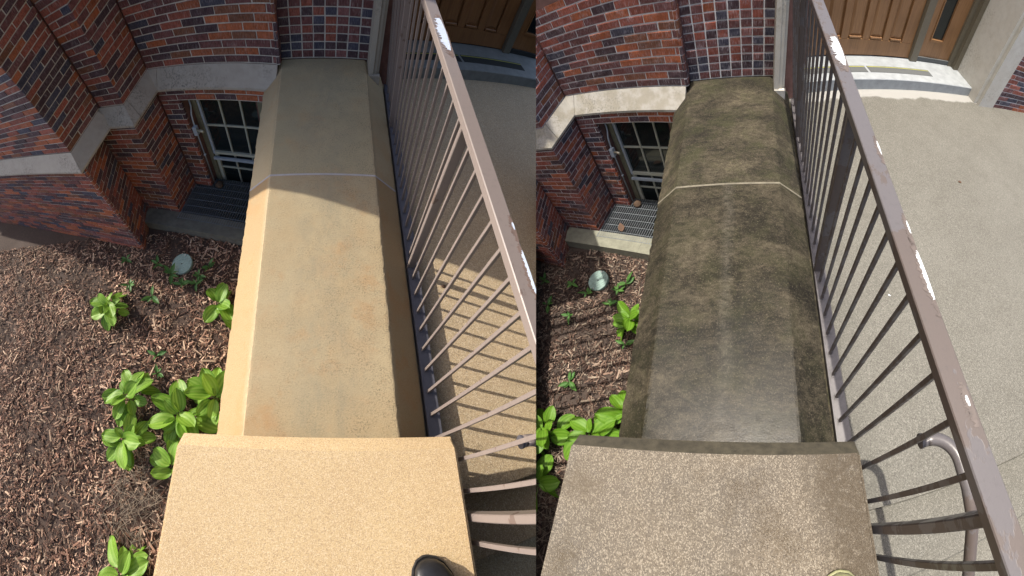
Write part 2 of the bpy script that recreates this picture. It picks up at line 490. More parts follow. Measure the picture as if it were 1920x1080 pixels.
M['brass'] = plain('brass spigot', (0.55, 0.50, 0.36), 0.4, metal=0.6)
M['box'] = plain('grey electrical box', (0.36, 0.40, 0.44), 0.5)
M['leather'] = plain('black leather', (0.016, 0.016, 0.017), 0.32, var=0.4, vscale=25, bump=0.25, bscale=350)
M['rubber'] = plain('black rubber sole', (0.02, 0.018, 0.016), 0.7)
M['khaki'] = plain('pale khaki rubber', (0.30, 0.30, 0.16), 0.5, var=0.1)
M['dead'] = plain('dead leaf', (0.085, 0.045, 0.025), 0.8, var=0.3, vscale=60)
M['edge_L'] = plain('worn pale limestone edge', (0.43, 0.33, 0.195), 0.9, var=0.2, vscale=40, bump=0.5)
M['edge_R'] = plain('worn limestone edge', (0.055, 0.048, 0.033), 0.85, var=0.7, vscale=30, bump=0.5)
M['clod'] = plain('earth clod', (0.07, 0.042, 0.025), 0.9, var=0.4, vscale=60, bump=0.8)
M['joint_L'] = plain('pale mortar joint', (0.40, 0.37, 0.36), 0.9, var=0.1, bump=0.5)
M['joint_R'] = plain('dirty mortar joint', (0.155, 0.14, 0.105), 0.9, var=0.3, bump=0.5)

# ------------------------------------------------------------------ object helpers
SET = 'L'
REC = []           # (object, set key) of every object, for the trimming pass
MLOC = {}          # object name -> matrix in set coordinates

def link(o, parent, Mx, label=None, cat=None, group=None, kind=None):
    sc.collection.objects.link(o)
    MLOC[o.name] = Mx
    if parent is None:
        o.matrix_basis = TSET[SET] @ Mx
    else:
        o.parent = parent
        o.matrix_basis = MLOC[parent.name].inverted() @ Mx
    for k, v in (('label', label), ('category', cat), ('group', group), ('kind', kind)):
        if v:
            o[k] = v
    REC.append((o, SET))
    return o

def empty(name, loc, label, cat, group=None):
    o = bpy.data.objects.new(name, None)
    o.empty_display_size = 0.05
    return link(o, None, Matrix.Translation(loc), label, cat, group)

def obj(name, me, mat, parent=None, Mx=I4, **kw):
    if isinstance(me, tuple):
        vs_, fs_ = me
        d = bpy.data.meshes.new(name)
        d.from_pydata([tuple(v) for v in vs_], [], [tuple(f) for f in fs_])
        d.update()
        me = d
    o = bpy.data.objects.new(name, me)
    if mat is not None and not me.materials:
        me.materials.append(M[mat] if isinstance(mat, str) else mat)
    return link(o, parent, Mx, **kw)

BF = [(0, 3, 2, 1), (4, 5, 6, 7), (0, 1, 5, 4), (1, 2, 6, 5), (2, 3, 7, 6), (3, 0, 4, 7)]

def box(a, b):
    x0, y0, z0 = a
    x1, y1, z1 = b
    return ([(x0, y0, z0), (x1, y0, z0), (x1, y1, z0), (x0, y1, z0), (x0, y0, z1), (x1, y0, z1), (x1, y1, z1), (x0, y1, z1)], list(BF))

def join(*parts):
    vs_, fs_ = [], []
    for v, f in parts:
        n = len(vs_)
        vs_ += list(v)
        fs_ += [tuple(i + n for i in q) for q in f]
    return vs_, fs_

def bbox(a, b, c=0.004):
    """box with chamfered edges"""
    bm = bmesh.new()
    v, f = box(a, b)
    vv = [bm.verts.new(p) for p in v]
    for q in f:
        bm.faces.new([vv[i] for i in q])
    bmesh.ops.bevel(bm, geom=list(bm.edges), offset=c, segments=1, affect='EDGES')
    me = bpy.data.meshes.new('box')
    bm.to_mesh(me)
    bm.free()
    return me

def prism(prof, axis_pts, closed_ends=True):
    """sweep a polygon (list of (x,z)) along y positions; prof may be a function of the index"""
    vs_, fs_ = [], []
    n = len(prof(0)) if callable(prof) else len(prof)
    for i, y in enumerate(axis_pts):
        pr = prof(i) if callable(prof) else prof
        vs_ += [(x, y, z) for x, z in pr]
    for i in range(len(axis_pts) - 1):
        for j in range(n):
            k = (j + 1) % n
            fs_.append((i * n + j, i * n + k, (i + 1) * n + k, (i + 1) * n + j))
    if closed_ends:
        fs_.append(tuple(range(n - 1, -1, -1)))
        fs_.append(tuple((len(axis_pts) - 1) * n + j for j in range(n)))
    return vs_, fs_

def tube(pts, r, seg=10, cap=True):
    pts = [Vector(p) for p in pts]
    vs_, fs_ = [], []
    up = Vector((0, 0, 1))
    for i, p in enumerate(pts):
        d = (pts[min(i + 1, len(pts) - 1)] - pts[max(i - 1, 0)]).normalized()
        a = d.cross(up)
        if a.length < 1e-3:
            a = d.cross(Vector((1, 0, 0)))
        a.normalize()
        b = d.cross(a)
        rr = r[i] if isinstance(r, (list, tuple)) else r
        for k in range(seg):
            t = 2 * math.pi * k / seg
            vs_.append(p + rr * (math.cos(t) * a + math.sin(t) * b))
    for i in range(len(pts) - 1):
        for k in range(seg):
            l = (k + 1) % seg
            fs_.append((i * seg + k, (i + 1) * seg + k, (i + 1) * seg + l, i * seg + l))
    if cap:
        fs_.append(tuple(range(seg)))
        fs_.append(tuple(reversed([(len(pts) - 1) * seg + k for k in range(seg)])))
    return vs_, fs_

def smooth(o):
    for p in o.data.polygons:
        p.use_smooth = True
    return o

def pix(P):
    """pixel (1920x1080) of a point in set coordinates"""
    r_, c_, s_ = POSE[SET]
    q = r_ @ (P - c_)
    th = math.atan2(q.x, -q.z)
    return 960 + FPX * th, 540 - FPX * q.y / math.hypot(q.x, q.z)

def in_view(P, pad=70):
    u, v = pix(P)
    if SET == 'L':
        return -pad < u < 1005 + 25 and -pad < v < 1080 + pad
    return 1005 - 25 < u < 1920 + pad and -pad < v < 1080 + pad

# ------------------------------------------------------------------ brickwork
PAL = {'O': (0.300, 0.088, 0.036), 'R': (0.235, 0.068, 0.044), 'M': (0.120, 0.045, 0.042), 'B': (0.165, 0.066, 0.036),
       'D': (0.060, 0.034, 0.040), 'N': (0.046, 0.046, 0.068), 'P': (0.150, 0.062, 0.058)}
PAL = {k: tuple(1.32 * x for x in v) for k, v in PAL.items()}
KEYS = 'OORRRMMMBBDDDNP'
BM = {}

def brick_mesh(L, H, var):
    key = (round(L, 3), round(H, 3), var)
    if key in BM:
        return BM[key]
    rnd = random.Random(hash(key) & 0xffff)
    j = lambda a=0.0012: rnd.uniform(-a, a)
    c = 0.0025
    x, z = L / 2, H / 2
    out = [(-x + j(), 0.004, -z + j()), (x + j(), 0.004, -z + j()), (x + j(), 0.004, z + j()), (-x + j(), 0.004, z + j())]
    f = [(p[0] - math.copysign(c, p[0]), j(0.0008), p[2] - math.copysign(c, p[2])) for p in out]
    bk = [(p[0], 0.03, p[2]) for p in out]
    v = f + out + bk
    q = [(0, 1, 2, 3)]
    for i in range(4):
        k = (i + 1) % 4
        q.append((4 + i, 4 + k, k, i))
        q.append((8 + i, 8 + k, 4 + k, 4 + i))
    me = bpy.data.meshes.new('brick')
    me.from_pydata(v, [], q)
    me.materials.append(M['brick_' + SET])
    BM[key] = me
    return me

def wall(name, parent, A, B, z0, zb, z1, frame=MFL, thick=0.034, stack=None, rows=None, seed=1, first=0.0, label=None):
    """masonry from A to B (set plan, facing right of A->B): a mortar bed with single bricks up to zb, plain above"""
    A = Vector((*A, 0)); B = Vector((*B, 0))
    d = (B - A); Lw = d.length; d.normalize()
    Mw = frame @ Matrix.Translation(A) @ Matrix.Rotation(math.atan2(d.y, d.x), 4, 'Z')
    bed = obj(name, box((0.009, 0.007, z0), (Lw - 0.009, thick, zb)), 'mortar_' + SET, parent, Mw)
    if label:
        bed['label'] = label
    if z1 > zb + 0.01:
        obj('upper_wall', box((0.0, 0.002, zb + 0.001), (Lw, thick, z1)), 'wall_' + SET, parent, Mw)
    rnd = random.Random(seed)
    bl = stack or BL
    J = 0.0095
    h = CW - J
    r = 0
    z = z0
    nm = 'header_brick' if stack else 'brick'
    while z + CW * 0.6 < zb:
        hh = min(h, zb - z - J)
        x = first if stack else (first if r % 2 == 0 else first - bl / 2)
        i = 0
        while x < Lw - 0.02:
            a = max(x, 0) + J / 2
            b = min(x + bl, Lw) - J / 2
            if x < 0:
                a = J / 2
            if x + bl > Lw - 0.03:
                b = Lw - J / 2 if not stack else min(b, Lw - J / 2)
            key = rnd.choice(KEYS)
            if rows and r < len(rows) and i < len(rows[r]):
                key = rows[r][i]
            tone = rnd.uniform(0.82, 1.2)
            jx, jy, jr = rnd.uniform(-0.0015, 0.0015), rnd.uniform(-0.0015, 0.0025), rnd.uniform(-0.006, 0.006)
            if b - a > 0.02:
                Mb = Mw @ Matrix.Translation(((a + b) / 2 + jx, jy, z + J + hh / 2)) @ Matrix.Rotation(jr, 4, 'Y')
                if in_view(Mb.translation):
                    o = obj(nm, brick_mesh(b - a, hh, rnd.randrange(3)), None, bed, Mb)
                    c = PAL[key]
                    o.color = (c[0] * tone, c[1] * tone, c[2] * tone, 1)
            x += bl
            i += 1
            if x + 0.03 > Lw and not stack:
                break
        z += CW
        r += 1
    return bed

FACADE = ['MRDDMDM', 'MDBOBODM', 'MDDMMMMM', 'NOMMOBOO', 'NMBDOORR', 'MDRDOBOM', 'NMRDBOMR', 'MRMONMBR', 'RMMRROOO', 'MDRMORMB', 'RRODRMOR', 'DMRROMRO', 'ROMDRROM']
PANEL = ['NMMDMPDM', 'NNPNDDND', 'DNMMRDMN', 'MPRDRMMD', 'DMMNRMNM', 'MRDRNPMN', 'DMRDMMMM', 'MRMNRMRN', 'DPOMDRMD', 'MDRMMDRM', 'RMDMRMDM', 'MMRDMRMD', 'DRMMDMRR', 'MRDMRMMD']

# ------------------------------------------------------------------ leaves and plants
LEAF = {}
def leaf_mesh(kind, var):
    key = (kind, var, SET)
    if key in LEAF:
        return LEAF[key]
    rnd = random.Random(11 * var + (5 if kind == 'hosta' else 77))
    hosta = kind == 'hosta'
    nu, nv = (11, 11) if hosta else (7, 5)
    L = 1.0
    wd = 0.43 * rnd.uniform(0.9, 1.12) if hosta else 0.2 * rnd.uniform(0.8, 1.2)
    vs_, vein = [], []
    twist = rnd.uniform(-0.25, 0.25)
    for i in range(nu):
        t = i / (nu - 1)
        prof = 1.85 * (t + 0.01) ** 0.62 * (1 - t + 0.004) ** 0.58 if hosta else math.sin(math.pi * t ** 0.8)
        ww = wd * max(prof, 0.02 if t > 0 else 0.08)
        droop = -0.28 * t * t if hosta else -0.2 * t * t
        for j in range(nv):
            s = 2 * j / (nv - 1) - 1
            rib = 0.022 if (hosta and j % 2 == 1) else 0.0
            z = droop + 0.16 * wd * abs(s) ** 1.3 * 2 * (1 - t * 0.5) + rib * math.sin(math.pi * t) - 0.02 * (abs(s) < 0.01)
            z += 0.03 * math.sin(7 * t + 3 * s + var) * abs(s) if hosta else 0
            z += twist * s * ww * t
            vs_.append((s * ww, t * L + (0.05 * abs(s) * (1 - t) if hosta else 0) * -1, z))
            vein.append(1.0 if j % 2 == 0 and 0 < j < nv - 1 else 0.0)
    fs_ = []
    for i in range(nu - 1):
        for j in range(nv - 1):
            a = i * nv + j
            fs_.append((a, a + 1, a + nv + 1, a + nv))
    me = bpy.data.meshes.new(kind + '_leaf')
    me.from_pydata(vs_, [], fs_)
    at = me.attributes.new('vein', 'FLOAT', 'POINT')
    at.data.foreach_set('value', vein)
    for p in me.polygons:
        p.use_smooth = True
    me.materials.append(M['hosta_' + SET] if hosta else M['weed'])
    LEAF[key] = me
    return me

def plant(name, kind, x, y, n, size, seed, label, spread=1.0, group=None, lean=(0, 0)):
    rnd = random.Random(seed)
    t = empty(name, (x, y, ZM), label, 'plant', group)
    stalks = []
    for k in range(n):
        az = 2 * math.pi * (k * 0.381966 + rnd.uniform(-0.12, 0.12))
        ring = (k + 0.5) / n
        s = size * rnd.uniform(0.55, 1.2) * (1.18 if kind == 'hosta' else 1.0)
        if kind == 'hosta':
            tilt = math.radians(40 - 52 * ring + rnd.uniform(-22, 22))
            r0 = size * spread * (0.12 + 0.75 * ring)
            hgt = size * (1.15 - 0.75 * ring) + rnd.uniform(-.02, .02)
        else:
            tilt = math.radians(rnd.uniform(5, 45))
            r0 = size * 0.15 * ring
            hgt = size * rnd.uniform(0.25, 0.55)
        px_ = x + math.cos(az) * r0 + lean[0] * hgt
        py_ = y + math.sin(az) * r0 + lean[1] * hgt
        Mx = Matrix.Translation((px_, py_, ZM + hgt)) @ Matrix.Rotation(az - math.pi / 2 + rnd.uniform(-.5, .5), 4, 'Z') @ Matrix.Rotation(tilt, 4, 'X') @ Matrix.Rotation(rnd.uniform(-.6, .6), 4, 'Y') @ Matrix.Diagonal((s, s, s, 1))
        obj('leaf', leaf_mesh(kind, rnd.randrange(5)), None, t, Mx)
        stalks.append(tube([(x + rnd.uniform(-.015, .015), y + rnd.uniform(-.015, .015), ZM - 0.02), ((x + px_) / 2, (y + py_) / 2, ZM + hgt * 0.75), (px_, py_, ZM + hgt)], 0.004 if kind == 'hosta' else 0.0022, 5, False))
    obj('stalks', join(*stalks), 'stem', t)
    return t

# ------------------------------------------------------------------ one entrance
CUTS = {}
def build(S, T):
    """S: 'L' or 'R'; T: words used in the labels"""
    global SET
    SET = S
    LX = S == 'L'
    rnd = random.Random(5 if LX else 9)
    here = T['here']

    # ---- ground
    n = 60
    vs_, fs_ = [], []
    X0, X1, Y0, Y1 = (-9.5, -0.40, -6.0, 3.2) if LX else (-4.5, -0.40, -6.0, 1.0)
    nx, ny = 90, 90
    for j in range(ny + 1):
        for i in range(nx + 1):
            x = X0 + (X1 - X0) * i / nx
            y = Y0 + (Y1 - Y0) * j / ny
            vs_.append((x, y, ZM + 0.035 * noise.noise((x * 1.7, y * 1.7, 3)) + 0.012 * noise.noise((x * 9, y * 9, 1)) - 0.01))
    for j in range(ny):
        for i in range(nx):
            x = X0 + (X1 - X0) * (i + .5) / nx
            y = Y0 + (Y1 - Y0) * (j + .5) / ny
            P = MFL.inverted() @ Vector((x, y, 0))
            if -1.66 < P.x < -0.1 and P.y > -0.70:
                continue          # the window well is open
            a = j * (nx + 1) + i
            fs_.append((a, a + 1, a + nx + 2, a + nx + 1))
    smooth(obj('mulch_bed', (vs_, fs_), 'soil_' + S, kind='structure'))

    # bark chips
    V, F, C = [], [], []
    rg = np.random.RandomState(3 if LX else 4)
    N = 42000 if LX else 22000
    tones = np.array(((0.34, 0.20, 0.135), (0.22, 0.12, 0.08), (0.46, 0.30, 0.205), (0.10, 0.054, 0.038), (0.45, 0.32, 0.22), (0.06, 0.036, 0.028), (0.14, 0.075, 0.05)))
    if not LX:
        tones = tones * np.array((0.46, 0.52, 0.58))
    cnt = 0
    while cnt < N:
        x = rg.uniform(-5.6 if LX else -3.0, -0.45)
        y = rg.uniform(-4.9, -0.45)
        P = Vector((x, y, ZM))
        if not in_view(P, 30):
            cnt += 0.2
            continue
        cnt += 1
        Q = MFL.inverted() @ P
        if Q.y > -0.80 and Q.x > -2.1:
            continue
        L = min(0.15, rg.gamma(1.25, 0.021)) + 0.008
        wd = rg.uniform(0.002, 0.006) + min(0.02, L * rg.uniform(0.02, 0.3))
        th = rg.uniform(0.0015, 0.004)
        az = rg.uniform(0, math.pi)
        tl = rg.normal(0, 0.28)
        z = ZM + 0.035 * noise.noise((x * 1.7, y * 1.7, 3)) + 0.012 * noise.noise((x * 9, y * 9, 1)) + rg.uniform(0.0, 0.016)
        c_, s_ = math.cos(az), math.sin(az)
        dv = np.array((c_ * math.cos(tl), s_ * math.cos(tl), math.sin(tl))) * L / 2
        sv = np.array((-s_, c_, rg.uniform(-.4, .4))) * wd / 2
        uv = np.array((0, 0, th))
        o = np.array((x, y, z))
        b0 = len(V)
        V += [o - dv - sv * 0.6, o - dv + sv, o + dv + sv * 0.5, o + dv - sv, o - dv * 0.9 - sv * 0.5 + uv, o - dv * 0.9 + sv * 0.9 + uv, o + dv * 0.9 + sv * 0.4 + uv, o + dv * 0.9 - sv * 0.9 + uv]
        F += [(b0 + 4, b0 + 5, b0 + 6, b0 + 7), (b0, b0 + 1, b0 + 5, b0 + 4), (b0 + 1, b0 + 2, b0 + 6, b0 + 5), (b0 + 2, b0 + 3, b0 + 7, b0 + 6), (b0 + 3, b0, b0 + 4, b0 + 7)]
        cl = noise.noise((x * 2.3, y * 2.3, 7)) + 0.5 * noise.noise((x * 6, y * 6, 5))
        if cl < -0.28 and rg.random_sample() < 0.55:
            del V[b0:]; del F[-5:]
            continue
        t = tones[rg.randint(len(tones))] * rg.uniform(0.7, 1.25) * (1 + 0.55 * cl)
        C += [(*t, 1.0)] * 8
    chips = obj('bark_chips', (V, F), 'chip', None, label=T['chips'], cat='mulch', kind='stuff')
    at = chips.data.attributes.new('tone', 'FLOAT_COLOR', 'POINT')
    at.data.foreach_set('color', np.array(C, dtype=np.float32).ravel())

    # dry straw near the front pier
    V, F, C = [], [], []
    cx, cy = (-1.55, -3.35) if LX else (-1.62, -3.35)
    for k in range(330 if LX else 300):
        x, y = rg.normal(cx, 0.2), rg.normal(cy, 0.3)
        az = rg.normal(0.5, 0.9)
        L = rg.uniform(0.06, 0.22)
        z = ZM + 0.012 + 0.03 * rg.random_sample()
        d = np.array((math.cos(az), math.sin(az), rg.uniform(-.15, .15))) * L / 2
        sd = np.array((-math.sin(az), math.cos(az), 0)) * 0.0016
        o = np.array((x, y, z)); b0 = len(V)
        md = np.array((0, 0, rg.uniform(0, .02)))
        V += [o - d - sd, o - d + sd, o + md + sd, o + md - sd, o + d + sd, o + d - sd]
        F += [(b0, b0 + 1, b0 + 2, b0 + 3), (b0 + 3, b0 + 2, b0 + 4, b0 + 5)]
        t = np.array((0.24, 0.19, 0.14)) * rg.uniform(0.3, 1.2)
        C += [(*t, 1.0)] * 6
    st = obj('dry_straw', (V, F), 'straw', None, label=T['straw'], cat='straw', kind='stuff')
    at = st.data.attributes.new('tone', 'FLOAT_COLOR', 'POINT')
    at.data.foreach_set('color', np.array(C, dtype=np.float32).ravel())

    # ---- landing and steps
    YF = -3.12
    obj('landing', join(box((0.40, YF, ZL - 0.165), (6.0, 2.6, ZL))), 'land_' + S, kind='structure')
    for k in range(1, 6):
        obj('stair_step', bbox((0.40, YF - 0.31 * k, ZL - 0.165 * (k + 1)), (6.0, YF - 0.31 * (k - 1) - 0.002, ZL - 0.165 * k), 0.008), 'land_' + S, kind='structure')

    # ---- parapet with coping stones
    t = empty('parapet', (0, -1.4, ZM), T['parapet'], 'parapet')
    def prof(seed):
        half = [(W2 + BD, -BE - 0.05, 0), (W2 + BD, -BE, 0.005), (W2 + BD - 0.017, -BE + 0.014, 0), (W2 + 0.017, -0.014, 0), (W2 + 0.0035, -0.0025, 0.0035), (W2 - 0.0035, 0.0, 0.0022), (W2 - 0.016, 0.0003, 0), (0.12, 0.001, 0)]
        base = [(-x, z, a) for x, z, a in half] + half[::-1]
        def f(i):
            out = []
            for k, (x, z, a) in enumerate(base):
                if not LX:
                    a *= 1.4
                q = noise.noise((i * 0.37 + seed, k * 0.5, seed)) + 0.5 * noise.noise((i * 1.7, k * 0.5, seed + 4))
                out.append((x + a * q, z - a * abs(noise.noise((i * 0.61, k * 0.3, seed + 9)))))
            return out
        return f
    def ys(a, b, m):
        return [a + (b - a) * i / m for i in range(m + 1)]
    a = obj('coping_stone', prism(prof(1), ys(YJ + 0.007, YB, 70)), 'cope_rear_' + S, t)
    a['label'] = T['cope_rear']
    def worn(o_):
        o_.data.materials.append(M['edge_' + S])
        for p in o_.data.polygons:
            if len(p.vertices) == 4 and p.index % 16 in (4, 10) and p.index < len(o_.data.polygons) - 2:
                p.material_index = 1
    if LX: worn(a)
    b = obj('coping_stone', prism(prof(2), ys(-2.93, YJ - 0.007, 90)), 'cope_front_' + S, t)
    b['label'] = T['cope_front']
    if LX: worn(b)
    jp = [(-W2 - BD - .001, -BE - 0.05), (-W2 - BD - .001, -BE + .002), (-W2, 0.001), (0, 0.004), (W2, 0.001), (W2 + BD + .001, -BE + .002), (W2 + BD + .001, -BE - 0.05)]
    def jf(i):
        e = (0.0, 0.0035, 0.0)[i]
        return [(x * (1 + e * 0.6), z + e) for x, z in jp]
    obj('mortar_joint', prism(jf, [YJ - 0.0075, YJ, YJ + 0.0075]), 'joint_' + S, t)
    obj('wall_body', box((-W2 - BD + 0.05, -2.95, ZM - 0.6), (W2 + BD + 0.018, YB, -BE - 0.048)), 'cope_rear_' + S, t)

    # ---- front pier with its cap
    t = empty('pier', (0, -3.5, ZM), T['pier'], 'pier')
    x0, x1 = -0.566, 0.5335
    bm = bmesh.new()
    v, f = box((x0, -4.6, 0.10), (x1, -2.866, 0.2391))
    vv = [bm.verts.new(p) for p in v]
    for q in f:
        bm.faces.new([vv[i] for i in q])
    ed = [e for e in bm.edges if all(abs(vx.co.z - 0.2391) < 1e-4 and abs(vx.co.y + 2.866) < 1e-4 for vx in e.verts)]
    bmesh.ops.bevel(bm, geom=ed, offset=0.052, segments=1, affect='EDGES')
    ed = [e for e in bm.edges if all(vx.co.z > 0.18 for vx in e.verts) and not all(abs(vx.co.y + 2.918) < .02 for vx in e.verts)]
    bmesh.ops.bevel(bm, geom=ed, offset=0.012, segments=3, affect='EDGES')
    r = bmesh.ops.bisect_plane
    for k in range(1, 12):
        bmesh.ops.bisect_plane(bm, geom=list(bm.verts) + list(bm.edges) + list(bm.faces), plane_co=(x0 + (x1 - x0) * k / 12, 0, 0), plane_no=(1, 0, 0))
    for vx in bm.verts:
        if vx.co.y > -3.0:
            q = (vx.co.x - (x0 + x1) / 2) / ((x1 - x0) / 2)
            vx.co.y += 0.03 * (1 - q * q) - 0.008
    me = bpy.data.meshes.new('cap')
    bm.to_mesh(me)
    bm.free()
    me.materials.append(M['cap_' + S])
    if not LX:
        me.materials.append(M['lip_R'])
        for p in me.polygons:
            if p.normal.y > 0.4:
                p.material_index = 1
    obj('cap', me, 'cap_' + S, t)
    obj('pier_body', box((x0 + 0.05, -4.55, ZM - 0.6), (x1 - 0.05, -2.952, 0.098)), 'cope_front_' + S, t)

    # ---- railing
    XR, ZCH, ZT = 0.5752, -0.139, 0.8901
    t = empty('railing', (XR, -1.9, ZL), T['rail'], 'railing')
    RY0, RY1 = -4.7, 0.06
    rx = lambda y: -0.04 * (y + 2.0)          # the top rail runs slightly out of line with the channel
    me = bbox((XR - 0.052, RY0, ZT), (XR + 0.010, RY1, ZT + 0.036), 0.003)
    for vx in me.vertices:
        vx.co.x += rx(vx.co.y)
    rail = obj('top_rail', me, 'paint_' + S, t)
    ch = obj('bottom_channel', join(box((XR - 0.040, RY0, ZCH - 0.012), (XR + 0.028, RY1, ZCH)), box((XR - 0.042, RY0, ZCH - 0.05), (XR - 0.0365, RY1, ZCH - 0.0005)), box((XR + 0.0245, RY0, ZCH - 0.05), (XR + 0.03, RY1, ZCH - 0.0005))), 'chan_' + S, t)
    posts = [-0.50, -1.835, -3.17, -4.505]
    def post_mesh(py):
        me_ = bbox((XR - 0.042, py - 0.013, ZL - 0.02), (XR + 0.004, py + 0.013, ZT - 0.002), 0.003)
        for vx in me_.vertices:
            if vx.co.z > 0.5:
                vx.co.x += rx(py)
        return me_
    for py in posts:
        obj('post', post_mesh(py), 'paint_' + S, t)
        obj('base_plate', bbox((XR - 0.05, py - 0.05, ZL), (XR + 0.05, py + 0.05, ZL + 0.008), 0.002), 'chan_' + S, t)
    sb = (1.335) / 11.5
    bal = {}
    for k, py in enumerate([0.835] + posts):
        for i in range(11):
            y = py - 0.087 - i * 0.1161
            if not (RY0 < y < RY1):
                continue
            if 'm' not in bal:
                bal['m'] = bbox((-0.0075, -0.0075, ZCH - 0.01), (0.0075, 0.0075, ZT - 0.001), 0.0012)
                bal['m'].materials.append(M['paint_' + S])
                bal['c'] = bbox((-0.012, -0.014, 0), (0.012, 0.014, 0.003), 0.001)
                bal['c'].materials.append(M['chan_' + S])
            Mb = Matrix.Translation((XR - 0.016 + rx(y) * 0.135, y, 0)) @ Matrix.Rotation(math.atan(rx(y) / 1.03), 4, 'Y') @ Matrix.Rotation(math.radians(rnd.uniform(-.25, .25)), 4, 'X')
            o = obj('baluster', bal['m'], None, t, Mb)
            obj('collar', bal['c'], None, o, Matrix.Translation((XR - 0.014, y, ZCH + 0.0005)))
    # bare patches in the paint of the top rail
    def patch(xa, xb, ya, yb, seed, wob=0.42, lift=0.0007):
        r2 = random.Random(seed)
        m = 60
        pts = []
        for i in range(m):
            y = ya + (yb - ya) * i / (m - 1)
            e = 1 - math.sin(math.pi * (i + .3) / (m - .4)) ** 0.35
            pts.append((xa + (xb - xa) * (wob * r2.random() + 0.6 * e), y + (yb - ya) * 0.02 * r2.uniform(-1, 1)))
        for i in range(m - 1, -1, -1):
            y = ya + (yb - ya) * i / (m - 1)
            e = 1 - math.sin(math.pi * (i + .3) / (m - .4)) ** 0.35
            pts.append((xb - (xb - xa) * (0.12 * wob * r2.random() + 0.25 * e), y))
        top = [(x + rx(y), y, ZT + 0.0366 + lift) for x, y in pts]
        bot = [(x + rx(y), y, ZT + 0.0355) for x, y in pts]
        q = len(pts)
        fs2 = [tuple(range(q))] + [(i, (i + 1) % q, q + (i + 1) % q, q + i)[::-1] for i in range(q)]
        return top + bot, fs2
    a_, b_ = XR - 0.052, XR + 0.010
    if LX:
        spots = [(a_ + 0.004, b_ - 0.006, -1.40, -1.14, 1), (b_ - 0.016, b_ - 0.001, -2.60, -2.44, 2), (b_ - 0.012, b_ - 0.002, -2.36, -2.33, 3)]
    else:
        spots = [(a_ + 0.006, b_ - 0.004, -1.57, -1.33, 1), (b_ - 0.017, b_ - 0.001, -2.68, -2.52, 2), (b_ - 0.009, b_ - 0.001, -2.12, -2.05, 3), (a_ + 0.040, b_ - 0.012, -2.955, -2.93, 4), (b_ - 0.008, b_ - 0.001, -2.46, -2.41, 5)]
    for s_ in spots:
        obj('bare_patch', patch(*s_), 'bare_' + S, t)
        x_a, x_b, y_a, y_b, sd_ = s_
        obj('worn_patch', patch(max(x_a - 0.012, XR - 0.05), min(x_b + 0.006, XR + 0.0095), y_a - 0.05, y_b + 0.03, sd_ + 20, 0.5, 0.0002), 'worn_' + S, t)
    # stair handrail of pipe, its end bent back towards the balusters
    pth = []
    P0 = [Vector((0.622, -2.965, 0.60)), Vector((0.64, -2.965, 0.60))]
    for k in range(9):
        q = math.pi / 2 * k / 8
        P0.append(Vector((0.64 + 0.085 * math.sin(q), -3.05 + 0.085 * math.cos(q), 0.60)))
    P0 += [Vector((0.728, -3.12, 0.595)), Vector((0.735, -3.2, 0.56)), Vector((0.74, -3.35, 0.42)), Vector((0.74, -5.0, -0.56))]
    if LX:
        P0 = P0[:12]
    hr = smooth(obj('handrail', tube(P0, 0.0195, 14), 'paint_' + S, t))
    obj('end_ring', tube([(0.616, -2.965, 0.60), (0.624, -2.965, 0.60)], 0.0215, 14), 'chan_' + S, hr)

    # ---- the building
    bld = empty('brick_building', (MFL @ Vector((-1.0, 0.1, ZM))), T['building'], 'building')
    HT = 2.4 if LX else 1.75
    wall('facade_wall', bld, (XS, 0), (-W2, 0), ZS, ZS + CW * 13, HT, rows=FACADE, seed=3)
    wall('return_wall', bld, (XS, -LP), (XS, 0), ZS, ZS + CW * 17, HT, seed=4, first=-0.06)
    wall('header_panel', bld, (-W2 - 0.012, YB), (W2 + 0.03, YB), 0.0035, 0.0035 + CW * 14, HT, frame=I4, stack=0.0935, rows=PANEL, seed=5)
    wall('panel_return', bld, (-W2 - 0.0, -0.0), (-W2 - 0.0, YB), ZS, ZS + CW * 13, HT, frame=I4, seed=6)
    wall('lintel', bld, (-1.649, -0.09), (-0.40, -0.09), ZS2 - 0.012 - CW * 2, ZS2 - 0.012, ZS2 - 0.012, seed=7)
    wall('window_jamb', bld, (-1.649, -0.09), (-1.405, -0.09), ZC - 0.02, ZS2 - 0.014 - CW * 2, -9, seed=8, first=-0.02)
    obj('window_reveal', box((-1.66, 0.1, ZC - 0.02), (-1.395, 0.2, ZS2 - 0.14)), 'wall_' + S, bld, MFL)
    obj('wall_core', box((XS - 0.3, 0.036, ZS), (-W2 - 0.04, 0.6, HT)), 'wall_' + S, bld, MFL)
    obj('lintel_core', box((-1.70, -0.05, ZS2 - 0.128), (-0.36, 0.6, ZS2 - 0.014)), 'wall_' + S, bld, MFL)
    obj('jamb_core', box((-1.70, -0.05, ZC - 0.02), (-1.41, 0.098, ZS2 - 0.129)), 'wall_' + S, bld, MFL)
    obj('return_core', box((XS - 0.3, -LP + 0.04, ZS), (XS - 0.036, 0.035, HT)), 'wall_' + S, bld, MFL)
    obj('panel_core', box((-W2 - 0.3, YB + 0.036, -0.6), (W2 + 0.3, 0.6, HT)), 'wall_' + S, bld)
